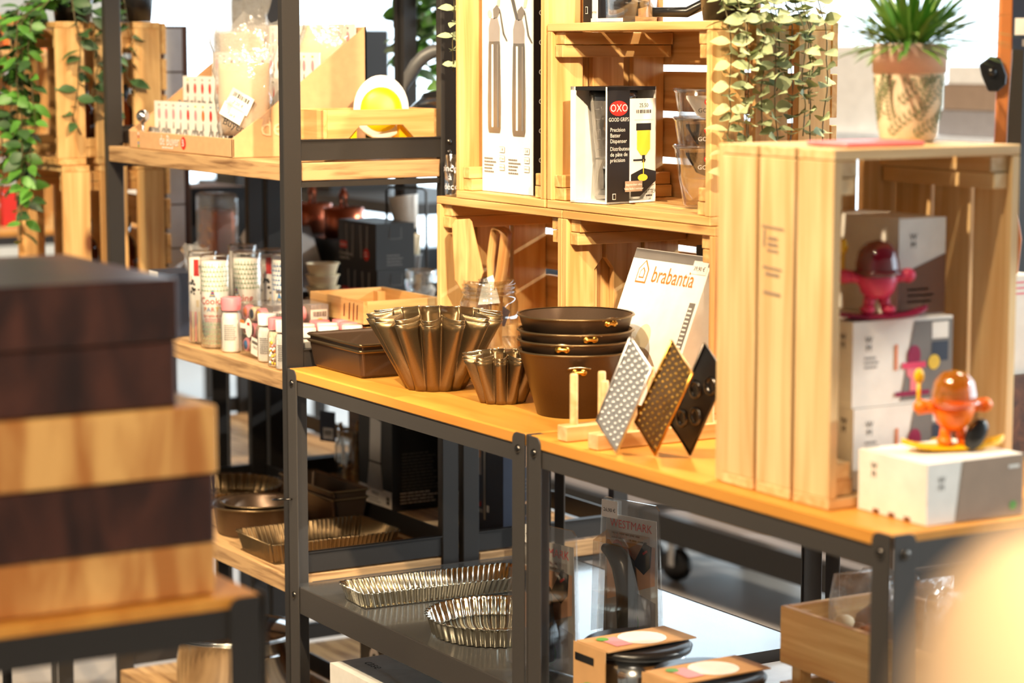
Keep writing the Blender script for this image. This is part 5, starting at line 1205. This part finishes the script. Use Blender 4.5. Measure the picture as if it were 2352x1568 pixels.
# far black cartons on a counter near the window
t = thing('counter', 'dark table near the window behind the nozzle display', 'table', (-7.0, 3.55, 0)); MB().bb((-.8, -.25, .98), (.8, .25, 1.0195), 'frame_dark').build('tabletop', t)
for sx in (-1, 1):
    for sy in (-1, 1): MB().bb((sx*.77-.02, sy*.22-.02, 0), (sx*.77+.02, sy*.22+.02, .98), 'black_steel').build('leg', t)
for k in range(4):
    carton('speaker_carton', ('large black carton with ring print, leftmost behind the nozzle display', 'large black carton with ring print, second behind the nozzle display', 'large black carton with ring print, third behind the nozzle display', 'large black carton at the right end behind the nozzle display')[k], (.225, .22, .53), 'black_card', (-7.62+.24*k, 3.45, 1.02), 0, lambda b, f: (b.disc(f('F'), 0, .17, .075, 'ink_grey'), b.disc(f('F'), 0, .17, .070, 'black_card', .001), b.disc(f('F'), 0, .17, .050, 'ink_grey', .0014), b.disc(f('F'), 0, .17, .046, 'black_card', .0018)))
# far left: bench of crates with small goods
bench('steel_workbench', 'far bench with crates of small goods at the left edge', -8.35, -7.70, 2.15, 3.15, .86, [], 'black_steel')
for k, (y, z) in enumerate(((2.52, .861), (2.52, 1.172), (2.985, .861))):
    crate(('far left crate with the red card, lower of the stacked pair', 'far left crate with dark bottles, upper of the stacked pair', 'far left crate beside the stacked pair')[k], (-7.84, y, z), CL, .26, .31, pi/2)
carton('red_card', 'bright red card standing in the lower far left crate', (.03, .10, .13), 'red_ink', (-7.76, 2.60, .876))
bottle('dark bottle standing in the upper far left crate', (-7.78, 2.52, 1.187), 'black_plastic', .2, .035, 'black_plastic')
bottle('short dark bottle beside the red card in the lower far left crate', (-7.75, 2.50, .876), 'black_plastic', .11, .03, 'steel')
carton('orange_box', 'orange and white box on top of the far left crates', (.12, .14, .12), 'flame', (-7.82, 2.66, 1.483), 0, lambda b, f: b.rect(f('R'), .03, .03, .06, .04, 'white_card'))
carton('white_box', 'pale blue box on top of the far left crates', (.12, .12, .16), 'shelf_white', (-7.82, 2.46, 1.483))
carton('white_box', 'small white carton in the far left crate beside the stacked pair', (.10, .16, .14), 'white_card', (-7.80, 2.98, .876))

# ------------------------------------------------------------------ steel shelf under the bench
rect_fluted('long rectangular tinplate fluted tart tin on the steel shelf', (-3.628, 1.998, Z0S), .118, .355, .030, 'tinplate', radians(-4), p=.0125, d=.0028, card=(.0, -.03, .05, .11))
round_fluted('round tinplate fluted tart tin with card label on the steel shelf', (-3.335, 1.952, Z0S), .124, .034, 'tinplate', 44, .0026, True)
def torch(label, loc, rz):
    t = thing('torch_pack', label, 'blister pack', loc, rz); w_, h = .150, .235
    b = MB(); F = FR((0, 0, h/2), (1, 0, 0), (0, 0, 1))
    b.prism([(-w_/2+.012, -h/2), (w_/2-.012, -h/2), (w_/2-.018, .09), (-w_/2+.018, .09)], .0008, 'white_card', F)
    b.txt(F, 'WESTMARK', 0, .074, .020, 'red_ink', .001, sx=.9); b.lines(F, 0, .058, .09, 2, .008, .003, 'ink_grey', .001)
    b.poly(F, [(-.055, .045), (.055, .045), (.055, -.02), (-.055, -.06)], 'skin_ink', .0008); b.disc(F, -.018, .024, .022, 'orange_ink', .001, e=.6); b.disc(F, -.03, .035, .012, 'red_ink', .0012); b.poly(F, [(.006, .01), (.03, .05), (.048, .045), (.045, .01), (.03, -.005)], 'ink', .0012); b.rect(F, .033, .034, .012, .004, 'red_ink', .0016, .6); b.poly(F, [(-.057, -.02), (.057, -.05), (.057, -.116), (-.057, -.116)], 'grey_card', .0007); b.disc(F, .0, -.09, .02, 'leaf_green', .0009)
    b.rect(F, -.045, .098, .036, .030, 'white_card', .0052); b.txt(F, '26,90 €', -.045, .096, .009, 'ink', .0056); b.build('printed_card', t)
    b = MB(); b.tube([(.012, -.022, .02), (.010, -.022, .09), (.004, -.024, .130), (-.018, -.024, .150), (-.042, -.022, .152)], [.017, .018, .020, .016, .007], 'black_plastic', 14); b.build('gas_torch', t)
    b = MB(); P = [(-w_/2, 0), (w_/2, 0), (w_/2-.010, h-.008), (w_/2-.018, h), (-w_/2+.018, h), (-w_/2+.010, h-.008)]
    b.prism([(u, v-h/2) for u, v in P], .004, 'clear_plastic', F, off=.004)
    b.loops([[(-.05, -.003, .01), (.05, -.003, .01), (.045, -.003, .18), (-.052, -.003, .18)], [(-.046, -.05, .012), (.040, -.05, .012), (.034, -.045, .165), (-.046, -.045, .168)]], 'clear_plastic', False, False, True); b.build('blister', t)
    return t
torch('clear blister pack with a black kitchen torch, farther one beside the dark post', (-3.185, 2.125, Z0S), radians(14))
torch('clear blister pack with a black kitchen torch, nearer one hidden by the bench posts', (-3.085, 1.90, Z0S), radians(12))
def pr(b, f):
    F = f('T'); b.poly(F, [(-.02, -.118), (.208, -.118), (.208, .118), (.06, .118)], 'leaf_print'); b.disc(F, -.12, .04, .03, 'brown_ink', .001, e=.6); b.poly(F, [(-.12, -.06), (.06, -.08), (.02, -.01), (-.08, .0)], 'white_card', .001); b.txt(F, 'case', -.15, -.06, .03, 'ink', .001)
    F = f('F'); b.lines(F, -.12, .05, .08, 3, .012, .004, 'ink_grey')
carton('baking_box', 'pale carton with cake pictures on its top, under the steel shelf', (.42, .24, .202), 'white_print', (-3.52, 1.945, .166), 0, pr)
carton('appliance_box', 'tan carton with price label behind the cake printed carton', (.14, .16, .25), 'skin_ink', (-3.74, 2.25, .166), 0, lambda b, f: (b.rect(f('F'), .01, .06, .035, .04, 'white_card'), b.lines(f('F'), 0, .01, .06, 4, .01, .004, 'ink'), b.disc(f('F'), -.04, -.06, .022, 'ink_grey'), b.disc(f('F'), -.04, -.06, .014, 'white_card', .001)))
carton('appliance_box', 'black carton behind the tan one under the steel shelf', (.16, .14, .22), 'black_card', (-3.56, 2.28, .166), 0, lambda b, f: b.disc(f('F'), -.02, .04, .03, 'grey_card'))
# white shelf of the right bench: bowls with sleeves, crate of bags
ZS = .4855
def lid_bowl(label, loc, rz):
    t = thing('steel_bowl', label, 'bowl', loc, rz)
    MB().lathe([(.0001, .001), (.05, .001), (.066, .02), (.078, .092), (.074, .092), (.062, .022), (.0001, .006)], 'steel', 44).build('bowl_body', t)
    MB().lathe([(.074, .090), (.084, .092), (.086, .099), (.080, .104), (.060, .102), (.0001, .102)], 'black_plastic', 44).build('lid', t)
    b = MB(); b.bb((-.042, -.083, .1055), (.042, .083, .1075), 'kraft'); F = FR((0, 0, .1076), (0, 1, 0), (-1, 0, 0)); b.disc(F, .01, 0, .038, 'white_card'); b.rect(F, -.04, 0, .03, .05, 'pink_ink', .001); b.disc(F, -.05, .02, .01, 'green_ink', .0014)
    F = FR((0, -.0886, .05), (1, 0, 0), (0, 0, 1)); b.bb((-.042, -.0885, .005), (.042, -.0868, .1075), 'kraft'); b.rect(F, -.012, .036, .05, .012, 'black_plastic'); b.disc(F, .004, -.016, .026, 'green_ink', .0008, e=.7); b.disc(F, -.008, -.012, .014, 'leaf_green', .0012, e=.7); b.disc(F, .004, -.034, .022, 'cream', .0014, e=.7)
    b.build('card_sleeve', t)
    return t
lid_bowl('steel bowl with dark lid in a printed card sleeve, left one on the white shelf', (-2.868, 1.925, ZS), radians(2))
lid_bowl('steel bowl in a card sleeve on the white shelf beside the slatted crate', (-2.668, 1.916, ZS), radians(2))
t = thing('wooden_crate', 'low slatted pine crate full of cellophane bags on the white shelf', 'crate', (-2.478, 2.135, ZS))
lx, ly, hz = .335, .20, .195
for s in (-1, 1):
    for z0, h in ((.004, .075), (.108, .085)):
        MB().bb((-lx/2, s*ly/2-.006, z0), (lx/2, s*ly/2+.006, z0+h), 'pine', axis=0).build('side_board', t, bevel=.001)
        MB().bb((s*(lx/2-.006)-.006, -ly/2+.007, z0), (s*(lx/2-.006)+.006, ly/2-.007, z0+h), 'pine', axis=1).build('end_board', t, bevel=.001)
    for q in (-1, 1): MB().bb((s*(lx/2-.023)-.010, q*(ly/2-.017)-.010, .001), (s*(lx/2-.023)+.010, q*(ly/2-.017)+.010, .188), 'pine', axis=2).build('corner_post', t)
MB().bb((-lx/2+.013, -ly/2+.007, .001), (lx/2-.013, ly/2-.007, .004), 'pine').build('crate_floor', t)
for k, (x, y) in enumerate(((-.10, .0), (.0, .01), (.10, 0))):
    tt = thing('cellophane_bag', ('cellophane bag at the left end of the low slatted crate', 'cellophane bag of brown twists in the middle of the low slatted crate', 'cellophane bag at the right end of the low slatted crate')[k], 'bag', (-2.478+x, 2.135+y, ZS+.006)); rr = random.Random(40+k)
    b = MB()
    for q in range(14): b.blob((rr.uniform(-.03, .03), rr.uniform(-.05, .05), rr.uniform(.03, .17)), (.014, .018, .012), rr.choice(('brown_ink', 'tan_wood', 'cream', 'taupe')), 10, 6)
    o = b.build('twists', tt); o['kind'] = 'stuff'
    rings = [[((.044-.006*abs(i-3)*.5)*cos(q)+rr.uniform(-.003, .003), (.068-.01*abs(i-3)*.4)*sin(q)+rr.uniform(-.004, .004), .004+.038*i+(rr.uniform(-.012, .02) if i == 6 else 0)) for q in [2*pi*j/18 for j in range(18)]] for i in range(7)]
    MB().loops(rings, 'bag_plastic', True, True, True).build('clear_film', tt)

# ------------------------------------------------------------------ behind the right crate
carton('storage_crate', 'brown crate standing on the bench behind the right crate', (.20, .14, .118), 'dark_wood', (-2.55, 2.287, CZ0)) 
carton('white_box', 'white carton stacked on the brown crate behind the right crate', (.17, .13, .142), 'white_card', (-2.545, 2.287, CZ0+.1185), 0, lambda b, f: (mark(b, f('R'), -.02, .02), [b.rect(f('R'), 0, .062-.008*k, .128, .003, 'pink_ink') for k in range(3)]))
t = thing('wooden_paddle', 'long brown wooden paddle standing upright at the right edge, black tag hanging on it', 'paddle', (-2.500, 2.300, CZ0+.2612))
F = FR((0, 0, 0), UR, (0, 0, 1)); P = [(-.028, 0), (.030, 0), (.034, .05), (.026, .095), (.012, .125), (.0085, .17), (.0095, .24), (.013, .31), (.012, .52), (-.006, .52), (-.0075, .30), (-.009, .17), (-.016, .125), (-.026, .09), (-.034, .05)]
b = MB(); b.prism(P, .014, 'tan_wood', F, off=.007); b.build('paddle_body', t, bevel=.003, seg=2)
b = MB(); b.prism([(-.036, .30), (-.020, .312), (-.006, .310), (.004, .285), (.003, .272), (-.008, .262), (-.022, .262), (-.032, .285)], .006, 'black_plastic', F, off=.016); X = Matrix.Translation(F.p(-.018, .292, .016)); b.blob(F.p(-.018, .290, .016), (.007, .007, .007), 'black_plastic'); b.build('security_tag', t, bevel=.002)
b = MB(); b.prism([(.012, .322), (.075, .318), (.075, .44), (.010, .44)], .006, 'navy', F, off=.010); b.rect(F, .042, .354, .056, .024, 'white_card', .0108); b.barcode(F, .050, .354, .028, .016, 'ink', .0114); b.rect(F, .040, .331, .03, .010, 'grey_card', .0108); b.build('card_sleeve', t)
t = thing('display_stand', 'black upright post of a display stand at the right edge', 'stand', (-2.595, 2.43, 0)); MB().bb((-.02, -.02, .02), (.02, .02, 2.2), 'black_steel').build('post', t); MB().bb((-.15, -.035, 0), (.15, .15, .02), 'black_steel').build('base', t)
# white display table near the window with boxes
t = thing('display_table', 'white table near the window carrying pale boxes', 'table', (-5.25, 4.75, 0)); MB().bb((-1.1, -.3, 1.19), (1.1, .3, 1.235), 'shelf_white').build('tabletop', t)
for sx in (-1, 1):
    for sy in (-1, 1): MB().bb((sx*1.05-.025, sy*.26-.025, 0), (sx*1.05+.025, sy*.26+.025, 1.19), 'shelf_white').build('leg', t)
carton('white_box', 'tilted pale box with coloured dots on the window table', (.30, .22, .26), 'white_card', (-5.55, 4.62, 1.236), .3, lambda b, f: (b.disc(f('R'), -.04, .05, .025, 'blue_ink'), b.disc(f('R'), .03, .05, .022, 'pink_ink'), b.disc(f('R'), -.05, -.06, .02, 'blue_ink')))
for k in range(3): carton('grey_box', ('lowest grey flat box on the window table', 'middle grey flat box on the window table', 'topmost pale flat box on the window table')[k], (.42, .34, .075 if k < 2 else .05), ('grey_card', 'taupe', 'white_card')[k], (-5.0+.02*k, 4.72, 1.2365+.0755*k), .1)
# low carts on castors seen under the bench
def cart(label, x0, x1, y0, y1):
    t = thing('rolling_cart', label, 'cart', (x0, y0, 0)); W, D = x1-x0, y1-y0
    for yy in (0, D-.03): MB().bb((0, yy, .13), (W, yy+.03, .205), 'black_steel').build('rail', t)
    for xx in (0, W-.03): MB().bb((xx, .031, .13), (xx+.03, D-.031, .205), 'black_steel').build('rail', t)
    MB().bb((.031, .031, .185), (W-.031, D-.031, .20), 'grey_card').build('deck', t)
    for xx in (.05, W-.05):
        for yy in (.08, D-.08):
            c = MB(); X = Matrix.Translation((xx, yy, .048)) @ Matrix.Rotation(pi/2, 4, 'X') @ Matrix.Rotation(.3, 4, 'Y')
            c.lathe([(.0001, -.014), (.040, -.014), (.0475, -.009), (.0475, .009), (.040, .014), (.0001, .014)], 'black_plastic', 28, X=X); w_ = c.build('castor', t)
            c = MB(); c.bb((xx-.014, yy-.020, .045), (xx+.014, yy-.016, .12), 'steel'); c.bb((xx-.014, yy+.016, .045), (xx+.014, yy+.020, .12), 'steel'); c.bb((xx-.02, yy-.02, .115), (xx+.02, yy+.02, .13), 'steel'); c.build('fork', w_)
    return t
cart('low black cart on castors seen under the right bench, left of the pair', -6.18, -5.32, 3.57, 4.1)
cart('low black cart on castors seen under the right bench, right of the pair', -5.29, -4.30, 3.57, 4.1)
for k in range(4): carton('flat_carton', ('flat pale carton at the left end of the left cart', 'flat pale carton at the right end of the left cart', 'flat pale carton at the left end of the right cart', 'flat pale carton at the right end of the right cart')[k], (.36, .3, .09), 'taupe' if k % 2 else 'pouch', ((-5.945, -5.555, -5.04, -4.53)[k], 3.835, .2005))
tag(MB().box((0, 0, .11), (1.5, .5, .22), 'shelf_white').build('display_plinth', None, (-4.75, 3.22, 0), bevel=.004), 'low white plinth on the floor behind the right bench', 'plinth') if False else None

# ------------------------------------------------------------------ foreground: butcher blocks and round post
GB = None; zz = CZ0
for k, (m, h, y1, x1, lb) in enumerate((('board_light', .0575, .972, -2.262, 'pale end grain butcher block, lowest of the near stack'), ('board_dark', .0745, .970, -2.258, 'dark butcher block between two pale ones in the near stack'), ('board_light', .0740, .973, -2.255, 'pale end grain butcher block in the middle of the near stack'),
                                     ('board_dark', .0705, .930, -2.262, 'dark butcher block second from the top of the near stack'), ('board_dark', .0660, .933, -2.258, 'dark butcher block on top of the near stack'))):
    tag(MB().box((0, 0, h/2), (.34, .50, h), m, axis=1).build('butcher_block', None, (x1-.17, y1-.25, zz+.0004), bevel=.003, seg=2), lb, 'cutting board'); zz += h+.0004
b = MB(); b.lathe([(.0001, 0), (.075, 0), (.075, .02), (.056, .03), (.056, 1.225), (.0555, 1.245), (.050, 1.278), (.038, 1.305), (.020, 1.322), (.0001, 1.327)], 'peach', 48)
tag(b.build('wooden_post', None, (-.575, .560, 0)), 'pale round topped wooden post blurred in the near right corner', 'post')
